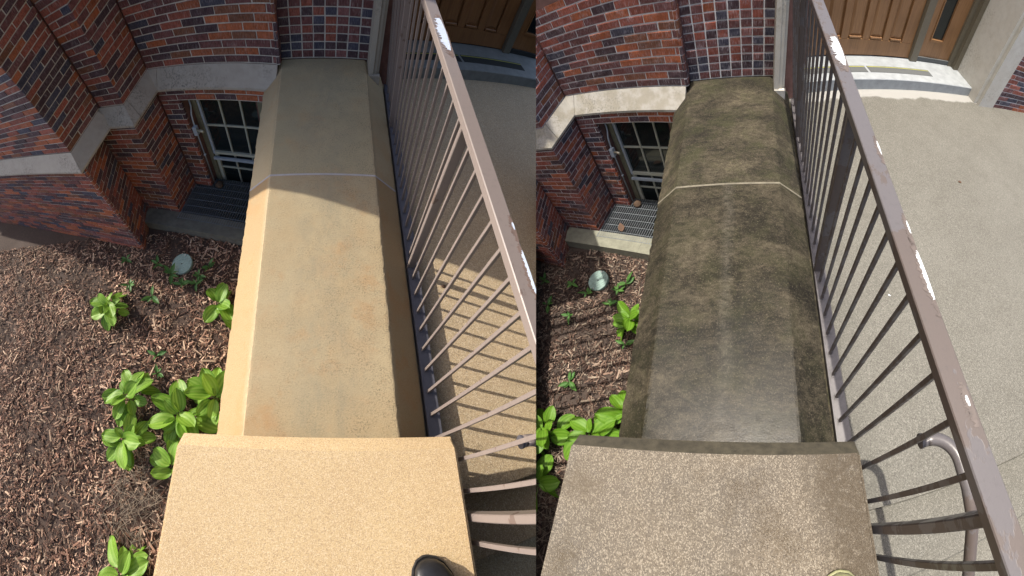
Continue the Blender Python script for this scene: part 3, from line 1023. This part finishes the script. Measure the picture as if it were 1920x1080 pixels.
    # sill: sloping stones that turn the corner
    def sill(poly_in, poly_out):
        vs2, fs2 = [], []
        n_ = len(poly_in)
        for (xi, yi), (xo, yo) in zip(poly_in, poly_out):
            vs2 += [(xi, yi, ZS), (xo, yo, ZS2 + 0.012), (xo, yo, ZS2 - 0.010), (xi, yi, ZS2 - 0.010)]
        for i in range(n_ - 1):
            for j in range(4):
                k = (j + 1) % 4
                fs2.append((i * 4 + j, i * 4 + k, i * 4 + 4 + k, i * 4 + 4 + j))
        fs2.append((0, 3, 2, 1))
        fs2.append(tuple((n_ - 1) * 4 + j for j in range(4)))
        return vs2, fs2
    g_ = 0.0025
    P2X, P2Y = -2.045, -1.075           # upper corner pier
    obj('sill_stone', sill([(XS + SW + g_, 0), (-W2 - 0.03, 0)], [(XS + SW + g_, -SW), (-W2 - 0.03, -SW)]), 'sill_' + S, bld, MFL)
    obj('sill_stone', sill([(XS, -LP * 0.86), (XS, 0), (XS + SW - g_, 0)], [(XS + SW, -LP * 0.86 - 0.05), (XS + SW, -SW), (XS + SW - g_, -SW)]), 'sill_' + S, bld, MFL)
    obj('sill_stone', sill([(P2X - 0.03, -LP), (XS, -LP), (XS, -LP * 0.86 - 2 * g_)], [(P2X - 0.03, -LP - SW), (XS + SW, -LP - SW), (XS + SW, -LP * 0.86 - 0.05 - 2 * g_)]), 'sill_' + S, bld, MFL)
    # window
    win = obj('window', join(box((-1.40, 0.06, -1.75), (-1.345, 0.16, -0.26)), box((-0.66, 0.07, -1.75), (-0.585, 0.16, -0.26)), box((-1.40, 0.06, -1.78), (-0.585, 0.16, -1.70)), box((-1.40, 0.06, -0.30), (-0.585, 0.16, -0.25))), 'olive', bld, MFL)
    fr = 'frame'
    parts = [('sash_frame', (-1.344, 0.075, -1.065), (-1.315, 0.13, -0.31), 'frame2'), ('sash_frame', (-0.665, 0.078, -1.065), (-0.635, 0.13, -0.31), fr),
             ('sash_frame', (-1.344, 0.092, -1.70), (-1.300, 0.14, -1.066), fr), ('sash_frame', (-0.68, 0.092, -1.70), (-0.64, 0.14, -1.066), fr),
             ('meeting_rail', (-1.3145, 0.072, -1.062), (-0.666, 0.13, -1.03), fr), ('storm_bar', (-1.344, 0.045, -1.128), (-0.64, 0.071, -1.098), 'frame2'),
             ('muntin', (-1.0965, 0.082, -1.029), (-1.0795, 0.12, -0.31), fr), ('muntin', (-0.8635, 0.082, -1.029), (-0.8465, 0.12, -0.31), fr),
             ('muntin', (-1.314, 0.084, -0.685), (-0.666, 0.118, -0.667), fr),
             ('muntin', (-1.0915, 0.1, -1.695), (-1.0745, 0.135, -1.067), fr), ('muntin', (-0.8635, 0.1, -1.695), (-0.8465, 0.135, -1.067), fr),
             ('muntin', (-1.299, 0.102, -1.293), (-0.681, 0.132, -1.275), fr)]
    for nm, a_, b_, mm in parts:
        obj(nm, box(a_, b_), mm, win, MFL)
    for xa, xb in ((-1.314, -1.097), (-1.079, -0.864), (-0.846, -0.666)):
        for za, zb in ((-0.666, -0.31), (-1.029, -0.686)):
            obj('pane', box((xa + .001, 0.098, za), (xb - .001, 0.104, zb)), 'glass', win, MFL @ Matrix.Rotation(0, 4, 'X'))
    for xa, xb in ((-1.299, -1.092), (-1.074, -0.864), (-0.846, -0.681)):
        for za, zb in ((-1.274, -1.067), (-1.695, -1.294)):
            obj('pane', box((xa + .001, 0.115, za), (xb - .001, 0.12, zb)), 'glass', win, MFL)
    obj('room_backing', box((-1.42, 0.30, -1.9), (-0.3, 0.34, -0.2)), 'room', bld, MFL)

    # doorway: limestone jamb, recess, wooden door with raised panels
    obj('stone_jamb', join(box((W2 + 0.022, -0.03, ZL - 0.03), (W2 + 0.062, YB + 0.12, 1.35)), box((W2 + 0.0625, -0.012, ZL - 0.03), (W2 + 0.092, YB + 0.12, 1.35)), box((W2 + 0.0925, 0.01, ZL - 0.03), (W2 + 0.115, 0.62, 1.35)), box((W2 + 0.02, -0.04, ZL - 0.03), (W2 + 0.12, 0.0, -0.02))), 'stone_' + S, bld)
    DY = 0.61
    zt = -0.1088
    obj('threshold', bbox((0.20, 0.18, ZL - 0.02), (2.95, DY + 0.02, zt), 0.006), 'thresh_' + S, bld, MFD)
    leafx = [(0.22, 0.88), (0.895, 2.195)]
    dmat = 'wood_' + S
    for (xa, xb) in leafx:
        dr = obj('door', join(box((xa, DY + 0.03, zt + 0.012), (xb, DY + 0.06, 1.3)), box((xa, DY, zt + 0.014), (xb, DY + 0.029, 0.052))), dmat, bld, MFD)
        cs = [x for x in (0.46, 0.71, 0.96, 1.21, 1.46, 1.71, 1.96) if xa + 0.1 < x < xb - 0.1]
        edges = [xa] + [e for x in cs for e in (x - 0.085, x + 0.085)] + [xb]
        for i in range(0, len(edges), 2):
            obj('stile', bbox((edges[i] + 0.0005, DY + 0.0005, 0.0525), (edges[i + 1] - 0.0005, DY + 0.029, 1.29), 0.003), dmat, dr, MFD)
        for x in cs:
            # raised panel: bevelled foot and sides
            ox, ix = 0.082, 0.05
            z0_, z1_ = 0.054, 1.2
            v2 = [(x - ox, DY + 0.027, z0_), (x + ox, DY + 0.027, z0_), (x + ox, DY + 0.027, z1_), (x - ox, DY + 0.027, z1_),
                  (x - ix, DY + 0.004, z0_ + 0.055), (x + ix, DY + 0.004, z0_ + 0.055), (x + ix, DY + 0.004, z1_ - 0.05), (x - ix, DY + 0.004, z1_ - 0.05)]
            f2 = [(4, 5, 6, 7), (0, 1, 5, 4), (1, 2, 6, 5), (2, 3, 7, 6), (3, 0, 4, 7)]
            obj('panel', (v2, f2), dmat, dr, MFD)
            obj('panel_foot', bbox((x - 0.07, DY - 0.004, z0_ + 0.004), (x + 0.07, DY + 0.024, z0_ + 0.026), 0.004), dmat, dr, MFD)
    obj('door_post', bbox((2.20, DY - 0.045, zt + 0.002), (2.297, DY + 0.07, 1.32), 0.004), 'bronze', bld, MFD)
    sl_ = obj('sidelight', join(box((2.30, DY + 0.0, zt + 0.05), (2.80, DY + 0.03, 0.14)), box((2.30, DY, 0.1405), (2.43, DY + 0.03, 1.3)), box((2.60, DY, 0.1405), (2.80, DY + 0.03, 1.3))), dmat, bld, MFD)
    obj('sill_bar', box((2.30, DY - 0.02, zt + 0.003), (2.80, DY + 0.04, zt + 0.049)), 'strip_' + S, sl_, MFD)
    obj('pane', box((2.43, DY + 0.012, 0.141), (2.60, DY + 0.018, 1.3)), 'glass', sl_, MFD)
    obj('glazing_bead', join(box((2.415, DY - 0.012, 0.115), (2.615, DY - 0.0005, 0.139)), box((2.415, DY - 0.012, 0.1395), (2.429, DY - 0.0005, 1.25)), box((2.601, DY - 0.012, 0.1395), (2.615, DY - 0.0005, 1.25))), dmat, sl_, MFD)
    obj('door_frame', join(box((2.801, DY - 0.03, zt + 0.002), (2.86, DY + 0.06, 1.32)), box((2.861, DY - 0.09, zt + 0.002), (2.93, DY + 0.06, 1.32))), 'bronze', bld, MFD)
    obj('stone_jamb', join(box((2.935, 0.05, ZL - 0.03), (3.22, DY + 0.07, 1.35)), box((2.99, 0.0, ZL - 0.03), (3.26, 0.049, 1.35))), 'stone_' + S, bld, MFD)
    if not LX:
        wall('entrance_wall', bld, (3.265, 0.02), (5.2, 0.02), ZL - 0.02, ZL + CW * 20, 1.35, frame=MFD, seed=12)
    obj('entrance_core', box((0.15, DY + 0.075, ZL - 0.1), (5.2, DY + 0.3, 1.35)), 'wall_' + S, bld, MFD)
    for xa, xb in ((0.62, 1.505), (1.535, 2.37), (0.25, 0.59)):
        s0 = obj('grip_strip', box((xa, 0.30, zt), (xb, 0.415, zt + 0.003)), 'strip_' + S, bld, MFD)
        obj('yellow_line', box((xa + 0.004, 0.394, zt + 0.0031), (xb - 0.004, 0.403, zt + 0.0045)), 'yellow', s0, MFD)

    # ---- the pier beside the window and the corner pier
    t = empty('brick_pier', (MFL @ Vector((-1.9, -0.5, ZM))), T['pier1'], 'pier', None)
    wall('side_wall', t, (-1.649, -0.572), (-1.649, -0.092), ZC - 0.03, ZS2 - 0.012, -9, seed=21, first=-0.05)
    wall('front_wall', t, (-2.19, -0.572), (-1.6495, -0.572), ZC - 0.03, ZS2 - 0.012, -9, seed=22, first=-0.03)
    wall('upper_front', t, (P2X, -LP), (XS, -LP), ZS, ZS + CW * 22, HT, seed=23)
    obj('pier_core', box((-2.4, -0.537, ZC - 0.3), (-1.685, 0.4, ZS2 - 0.015)), 'wall_' + S, t, MFL)
    obj('upper_core', box((-2.6, -LP + 0.036, ZS), (XS - 0.30, 0.4, HT)), 'wall_' + S, t, MFL)
    t = empty('brick_pier', (MFL @ Vector((-2.4, -1.0, ZM))), T['pier2'], 'pier', None)
    xe = -8.0 if LX else -3.4
    wall('side_wall', t, (-1.9504, -1.1373), (-2.165, -0.572), ZM - 0.03, ZS2 - 0.012, -9, seed=31, first=-0.07)
    wall('front_wall', t, (xe, -1.1373), (-1.951, -1.1373), ZM - 0.03, ZS2 - 0.012, -9, seed=32, first=((-1.951 - xe) % BL) - BL)
    wall('upper_side', t, (P2X, P2Y), (P2X, -LP - 0.001), ZS, ZS + CW * 22, HT, seed=33)
    wall('upper_front', t, (xe, P2Y), (P2X - 0.0005, P2Y), ZS, ZS + CW * 20, -9, seed=34, first=((P2X - xe) % BL) - BL)
    cx_ = [(xe, -1.10), (-1.975, -1.10), (-2.205, -0.54), (xe, -0.54)]
    obj('pier_core', ([(x_, y_, z_) for z_ in (ZM - 0.3, ZS2 - 0.014) for x_, y_ in cx_], BF), 'wall_' + S, t, MFL)
    obj('upper_core', box((xe, P2Y + 0.036, ZS), (P2X - 0.25, 0.3, 1.24)), 'wall_' + S, t, MFL)
    obj('corner_core', box((P2X - 0.249, P2Y + 0.036, ZS), (P2X - 0.036, 0.3, HT)), 'wall_' + S, t, MFL)  # core of the corner pier, carried up out of view to cast shade
    obj('sill_stone', sill([(P2X, P2Y), (P2X, -LP - 0.04)], [(P2X + SW, P2Y - SW), (P2X + SW, -LP - 0.04)]), 'sill_' + S, t, MFL)
    obj('sill_stone', sill([(xe, P2Y), (P2X - 0.001, P2Y)], [(xe, P2Y - SW), (P2X + SW - 0.001, P2Y - SW - .001)]), 'sill_' + S, t, MFL)

    # ---- window well: curb, grate, spigot
    t = obj('concrete_curb', join(box((-2.14, -0.8045, ZM - 0.25), (-0.985, -0.573, ZC)), box((-0.981, -0.8045, ZM - 0.25), (-0.30, -0.573, ZC)), box((-2.13, -0.80, ZM - 0.25), (-0.31, -0.58, ZC - 0.002))), 'curb_' + S, None, MFL, label=T['curb'], cat='curb')
    obj('window_well', ([(-1.65, -0.575, ZC - 0.03), (-0.30, -0.575, ZC - 0.03), (-0.30, 0.06, ZC - 0.03), (-1.65, 0.06, ZC - 0.03), (-1.65, -0.575, -2.3), (-0.30, -0.575, -2.3), (-0.30, 0.06, -2.3), (-1.65, 0.06, -2.3)],
                        [(0, 1, 5, 4), (1, 2, 6, 5), (2, 3, 7, 6), (3, 0, 4, 7), (4, 5, 6, 7)]), 'pit', None, MFL, kind='structure')
    t = empty('steel_grate', MFL @ Vector((-1.1, -0.3, ZC - 0.02)), T['grate'], 'grate')
    bb = None
    x = -1.632
    ybk = lambda xx: -0.062 if xx < -1.42 else 0.035
    short = bpy.data.meshes.new('bar_a'); short.from_pydata(*(lambda q: (q[0], [], q[1]))(box((-0.003, -0.665, -0.026), (0.003, -0.097, 0))))
    long_ = bpy.data.meshes.new('bar_b'); long_.from_pydata(*(lambda q: (q[0], [], q[1]))(box((-0.003, -0.665, -0.026), (0.003, 0.03, 0))))
    for me in (short, long_):
        me.materials.append(M['galv'])
    while x < -0.42:
        obj('bearing_bar', short if x < -1.41 else long_, None, t, MFL @ Matrix.Translation((x, 0, ZC + 0.001)))
        x += 0.031
    for k in range(7):
        y = -0.655 + k * 0.104
        obj('cross_bar', box((-1.636, y - 0.003, ZC - 0.008), (-0.42, y + 0.003, ZC + 0.0025)) if y < -0.1 else box((-1.40, y - 0.003, ZC - 0.008), (-0.42, y + 0.003, ZC + 0.0025)), 'galv', t, MFL)
    obj('edge_bar', box((-1.640, -0.667, ZC - 0.03), (-1.6345, -0.095, ZC + 0.003)), 'galv', t, MFL)
    # brown lump left on the grate
    bm = bmesh.new()
    bmesh.ops.create_icosphere(bm, subdivisions=3, radius=0.05)
    for vx in bm.verts:
        vx.co *= 1 + 0.25 * noise.noise(vx.co * 22)
        vx.co.z *= 0.75
    me = bpy.data.meshes.new('clod'); bm.to_mesh(me); bm.free()
    smooth(obj('clod', me, 'clod', None, MFL @ Matrix.Translation((-1.29, -0.09, ZC + 0.035)), label=T['clod'], cat='clod'))
    t = empty('conduit', MFL @ Vector((-1.40, -0.02, ZC)), T['conduit'], 'pipe')
    smooth(obj('pipe', tube([(-1.392, 0.03, -0.30), (-1.388, 0.02, -0.40), (-1.388, -0.02, -0.47), (-1.391, -0.03, -0.56), (-1.392, -0.03, -1.41)], 0.009, 10), 'box', t, MFL))
    jb = obj('junction_box', bbox((-1.412, -0.068, -0.70), (-1.362, -0.012, -0.595), 0.005), 'box', t, MFL)
    sp_ = smooth(obj('spigot', tube([(-1.362, -0.045, -0.64), (-1.335, -0.05, -0.64), (-1.33, -0.05, -0.64), (-1.30, -0.052, -0.645), (-1.285, -0.055, -0.66)], [0.012, 0.012, 0.016, 0.016, 0.013], 10), 'brass', t, MFL))
    obj('wall_clamp', bbox((-1.404, -0.042, -1.0), (-1.378, -0.016, -0.98), 0.003), 'box', t, MFL)

    # ---- round lid in the mulch
    lx, ly = (-1.605, -0.935) if LX else (-1.63, -0.93)
    t = empty('valve_lid', (lx, ly, ZM), T['lid'], 'lid')
    def disc(r, z0_, z1_, seg=40, dish=0.0):
        v2, f2 = [], []
        for z_ in (z0_, z1_):
            for k in range(seg):
                q = 2 * math.pi * k / seg
                v2.append((r * math.cos(q), r * math.sin(q), z_))
        for k in range(seg):
            l = (k + 1) % seg
            f2.append((k, l, seg + l, seg + k))
        f2.append(tuple(range(seg - 1, -1, -1)))
        f2.append(tuple(range(seg, 2 * seg)))
        return v2, f2
    ML = Matrix.Translation((lx, ly, ZM + 0.03)) @ Matrix.Rotation(math.radians(7), 4, 'X') @ Matrix.Rotation(math.radians(-5), 4, 'Y')
    obj('lid_disc', disc(0.132, -0.02, 0.012), 'lid', t, ML)
    obj('raised_rim', tube([(0.126 * math.cos(q), 0.126 * math.sin(q), 0.0125) for q in [2 * math.pi * k / 36 for k in range(37)]], 0.003, 6, False), 'lid', t, ML)
    obj('tread_ribs', join(*[box((-0.10 * math.sqrt(max(0.05, 1 - (yy / 0.115) ** 2)), yy - 0.003, 0.0118), (0.10 * math.sqrt(max(0.05, 1 - (yy / 0.115) ** 2)), yy + 0.003, 0.0145)) for yy in (-0.09, -0.06, -0.03, 0.03, 0.06, 0.09)]), 'lid', t, ML @ Matrix.Rotation(0.5, 4, 'Z'))
    for bx_, by_ in ((0.03, 0.112), (-0.045, -0.105)):
        obj('bolt', disc(0.0095, 0.012, 0.02, 10), 'bolt', t, ML @ Matrix.Translation((bx_, by_, 0)))
    obj('lift_hole', disc(0.008, 0.0121, 0.0135, 10), 'rubber', t, ML)

    # ---- plants
    hg = T['hgroup']
    for k, (x, y, n_, sz, sd, lab, sprd) in enumerate(T['hostas']):
        plant('hosta', 'hosta', x, y, n_ + 5, sz * 0.92, sd, lab, sprd, hg)
    for k, (x, y, lab) in enumerate(T['weeds']):
        plant('weed', 'weed', x, y, rnd.choice((5, 6, 7)), rnd.uniform(0.085, 0.13), 200 + k, lab, 1, T['wgroup'])

    # ---- shoe of the person taking the picture
    t = empty('shoe', (T['shoe'][0], T['shoe'][1] - 0.15, 0.2391), T['shoe'][2], 'shoe')
    sx, sy = T['shoe'][0], T['shoe'][1]
    secs = [(0.0, .006, .012), (.008, .030, .030), (.025, .050, .046), (.055, .064, .056), (.10, .071, .063), (.16, .068, .082), (.21, .060, .115), (.25, .056, .16), (.285, .052, .16), (.30, .045, .155)]
    def shoe_loft(z0_, zs, grow=0.0, top=None):
        v2, f2 = [], []
        m = 16
        for (dy, hw, hh) in secs:
            for k in range(m):
                q = 2 * math.pi * k / m
                ex = math.copysign(abs(math.cos(q)) ** 0.8, math.cos(q)) * (hw + grow)
                hz = (top if top else hh * zs)
                ez = z0_ + hz * (0.5 + 0.5 * math.copysign(abs(math.sin(q)) ** 0.75, math.sin(q)))
                v2.append((sx + ex + dy * T['shoe'][4], sy - dy + (grow if dy < .01 else 0), ez))
        for i in range(len(secs) - 1):
            for k in range(m):
                l = (k + 1) % m
                f2.append((i * m + k, i * m + l, (i + 1) * m + l, (i + 1) * m + k))
        f2.append(tuple(range(m - 1, -1, -1)))
        f2.append(tuple((len(secs) - 1) * m + k for k in range(m)))
        return v2, f2
    up_ = smooth(obj('upper', shoe_loft(0.2391 + 0.014, 1.0), T['shoe'][3], t))
    smooth(obj('sole', shoe_loft(0.2393, 1.0, 0.005, 0.02), T['shoe'][5], t))
    obj('toe_seam', tube([(sx + 0.062 * math.cos(q) + .06 * T['shoe'][4], sy - 0.075 + 0.012 * math.sin(q), 0.2391 + 0.016 + 0.058 * math.sin(q) ** 0.8) for q in [math.pi * k / 14 for k in range(1, 14)]], 0.0016, 5), T['shoe'][5], up_)
    if LX: obj('welt', tube([(sx + (hw + 0.004) * s_ + dy * T['shoe'][4], sy - dy + (0.004 if dy < .01 else 0), 0.2391 + 0.022) for s_, L_ in ((1, list(reversed(secs))), (-1, secs)) for dy, hw, hh in L_], 0.0028, 6), T['shoe'][5], up_)

    # ---- crumbs on the landing
    for k, (x, y, sz, mm, lab) in enumerate(T['crumbs']):
        bm = bmesh.new()
        bmesh.ops.create_icosphere(bm, subdivisions=2, radius=sz)
        for vx in bm.verts:
            vx.co *= 1 + 0.4 * noise.noise(vx.co * (1.2 / sz) + Vector((k, 0, 0)))
            vx.co.z *= 0.5
            vx.co.x *= 1.6
        me = bpy.data.meshes.new('crumb'); bm.to_mesh(me); bm.free()
        obj('debris', me, mm, None, Matrix.Translation((x, y, ZL + sz * 0.4)) @ Matrix.Rotation(k * 1.3, 4, 'Z'), label=lab, cat='debris')

TL = dict(here='', chips='dry reddish bark chips around the sunlit leafy plants', straw='dry straw below the pale sunlit pier cap',
    parapet='clean tan limestone parapet, half in sun, half in shade', cope_rear='shaded greenish tan coping stone', cope_front='sunlit clean tan coping stone',
    pier='low pier with clean sandy speckled cap under the black shoe', rail='brown railing casting striped shadows on the sunlit landing',
    building='shaded brick building with grey sill behind the clean tan parapet', pier1='shaded brick pier beside the window at the clean parapet',
    pier2='shaded brick corner pier farther left of the sunlit mulch', curb='dark shaded concrete curb in front of the black window well',
    grate='steel grate over the shaded black window well', clod='brown clod on the grate of the shaded window well',
    conduit='grey conduit with brass spigot beside the shaded window', lid='round green lid in the shaded mulch with two pale bolts',
    hgroup='hostas in the sunny bed', wgroup='small weeds in the sunny bed',
    hostas=[(-1.03, -1.50, 11, 0.155, 1, 'bright green hosta alone against the middle of the clean parapet', 0.9),
            (-0.93, -2.42, 13, 0.19, 2, 'sunlit hosta touching the clean parapet just behind the sandy cap', 0.9),
            (-1.23, -2.62, 12, 0.20, 3, 'largest sunlit hosta left of the sandy cap corner', 0.9),
            (-1.20, -3.02, 9, 0.17, 4, 'sunlit hosta hanging down beside the sandy cap edge', 0.8),
            (-1.80, -2.52, 11, 0.19, 5, 'sunlit hosta left of the gap in the mulch, upper one of two', 0.9),
            (-1.72, -2.92, 10, 0.18, 6, 'sunlit hosta left of the gap in the mulch, lower one of two', 0.85),
            (-1.45, -3.86, 10, 0.17, 7, 'sunlit hosta at the bottom beside the sandy cap', 0.9),
            (-2.36, -1.56, 11, 0.18, 8, 'sunlit hosta farthest from the parapet near the brick corner pier', 0.9)],
    weeds=[(-2.40, -0.84, 'weed at the foot of the shaded brick corner pier'), (-1.92, -0.93, 'weed in front of the dark curb end, in shade'),
           (-1.27, -0.98, 'shaded weed right of the round green lid'), (-1.36, -1.10, 'shaded weed just below right of the green lid'),
           (-1.55, -1.21, 'shaded weed below the green lid'), (-1.72, -1.08, 'shaded weed with a leaf lying over the green lid'),
           (-1.38, -1.20, 'shaded weed near the lone hosta, lowest in the shade'), (-2.23, -1.22, 'weed in sun at the shade line near the corner pier'),
           (-1.88, -1.38, 'sunlit weed below the shade line, middle of the mulch'), (-1.66, -2.06, 'sunlit seedling in the open mulch, upper of two'),
           (-1.60, -2.24, 'sunlit seedling in the open mulch, lower of two')],
    shoe=(0.352, -3.243, 'black leather shoe toe on the sandy cap', 'leather', 0.25, 'rubber'),
    crumbs=[(0.78, -1.94, 0.011, 'dead', 'dark crumb on the sunlit landing by the post shadow'), (1.30, -1.80, 0.007, 'dead', 'small brown crumb on the landing at the shade edge')])
TR = dict(here='', chips='damp dark bark chips beside the wet parapet', straw='grey matted straw below the wet pier cap',
    parapet='dark wet algae-stained limestone parapet', cope_rear='olive dark weathered coping stone', cope_front='blackened wet coping stone with puddle sheen',
    pier='low pier with grey wet speckled cap under the khaki shoe', rail='wet grey-brown railing beside the dark parapet, white chips on top',
    building='pale-jointed brick building with mottled sill behind the dark wet parapet', pier1='pale-jointed brick pier beside the window at the wet parapet',
    pier2='pale-jointed brick corner pier cut by the centre line', curb='olive damp concrete curb in front of the see-through grate',
    grate='galvanised grate over the lit window well with a dead leaf', clod='brown clod on the galvanised grate of the lit window well',
    conduit='light grey conduit with spigot beside the window at the wet parapet', lid='pale green round lid in the damp mulch',
    hgroup='hostas in the damp bed', wgroup='small weeds in the damp bed',
    hostas=[(-1.10, -1.49, 11, 0.155, 11, 'hosta alone against the middle of the dark wet parapet', 0.85),
            (-0.95, -2.45, 11, 0.18, 12, 'hosta touching the dark wet parapet just behind the grey cap', 0.9),
            (-1.24, -2.66, 11, 0.19, 13, 'hosta left of the grey cap corner in damp mulch', 0.9),
            (-1.74, -2.70, 10, 0.19, 14, 'broad-leaved hosta at the centre line left of the grey cap', 0.9),
            (-1.72, -3.12, 6, 0.15, 15, 'small hosta at the centre line below the grey cap corner', 0.8)],
    weeds=[(-1.98, -0.96, 'weed in front of the olive curb end'), (-2.40, -0.90, 'weed at the foot of the pale-jointed corner pier'),
           (-1.26, -0.99, 'weed right of the pale green lid'), (-1.35, -1.07, 'weed just below right of the pale green lid'),
           (-1.41, -1.25, 'weed between the pale green lid and the lone hosta'), (-2.24, -1.27, 'weed left in the damp mulch below the corner pier'),
           (-1.89, -1.41, 'weed in the open damp mulch below the lid'), (-1.73, -1.10, 'weed with a leaf lying over the pale green lid'),
           (-1.66, -2.18, 'tall seedling in the open damp mulch'), (-1.14, -1.74, 'seedling below the lone hosta at the wet parapet')],
    shoe=(0.398, -3.249, 'pale khaki shoe toe on the grey wet cap', 'khaki', 0.1, 'khaki'),
    crumbs=[(2.02, -0.78, 0.012, 'dead', 'dead leaf scrap at the right side of the pale landing'), (1.31, -1.57, 0.010, 'dead', 'brown leaf scrap beside the rail on the pale landing'),
            (1.02, -1.99, 0.006, 'bare_R', 'white crumb on the pale landing behind the balusters')])

build('L', TL)
BM.clear()
build('R', TR)

# dead leaf on the right grate
SET = 'R'
lf = leaf_mesh('weed', 2).copy()
lf.materials.clear()
obj('dead_leaf', lf, 'dead', None, MFL @ Matrix.Translation((-1.30, -0.55, ZC + 0.022)) @ Matrix.Rotation(0.6, 4, 'Z') @ Matrix.Rotation(0.35, 4, 'X') @ Matrix.Diagonal((0.22, 0.13, 0.06, 1)), label='curled brown dead leaf lying on the galvanised grate', cat='leaf')

# ------------------------------------------------------------------ where the two entrances meet: trim each one to its own side
TH = (1005 - 960) / FPX
nrm = CR @ Vector((math.cos(TH), 0, math.sin(TH)))
gone = []
for o, s in REC:
    if o.type != 'MESH':
        continue
    Mw = TSET[s] @ MLOC[o.name]
    me = o.data
    k = len(me.vertices)
    co = np.empty(3 * k, dtype=np.float32)
    me.vertices.foreach_get('co', co)
    co = co.reshape(-1, 3)
    Mn = np.array(Mw)
    wco = co @ Mn[:3, :3].T + Mn[:3, 3]
    side = (wco - np.array(CAM)) @ np.array(nrm)
    sg = -1 if s == 'L' else 1
    side = side * sg
    if side.min() >= 0:
        continue
    if side.max() <= 0.0005:
        gone.append(o)
        continue
    if me.users > 1:
        me = me.copy()
        o.data = me
    bm = bmesh.new()
    bm.from_mesh(me)
    inv = Mw.inverted()
    pl = inv @ CAM
    pn = (Mw.to_3x3().transposed() @ (nrm * sg)).normalized()
    if len(me.polygons) > 20000:
        bad = [vx for vx, q in zip(bm.verts, side) if q < 0]
        bmesh.ops.delete(bm, geom=bad, context='VERTS')
    else:
        r = bmesh.ops.bisect_plane(bm, geom=list(bm.verts) + list(bm.edges) + list(bm.faces), plane_co=pl, plane_no=pn, clear_inner=True, clear_outer=False, dist=1e-6)
        ce = [g for g in r['geom_cut'] if isinstance(g, bmesh.types.BMEdge)]
        if ce and len(me.polygons) < 3000:
            try:
                bmesh.ops.edgenet_fill(bm, edges=ce)
            except Exception:
                pass
    bm.to_mesh(me)
    bm.free()
for o in gone:
    for c in list(o.children):
        if c not in gone:
            c.parent = None
    bpy.data.objects.remove(o)
for o in [o for o in sc.objects if o.type == 'EMPTY' and not o.children]:
    bpy.data.objects.remove(o)
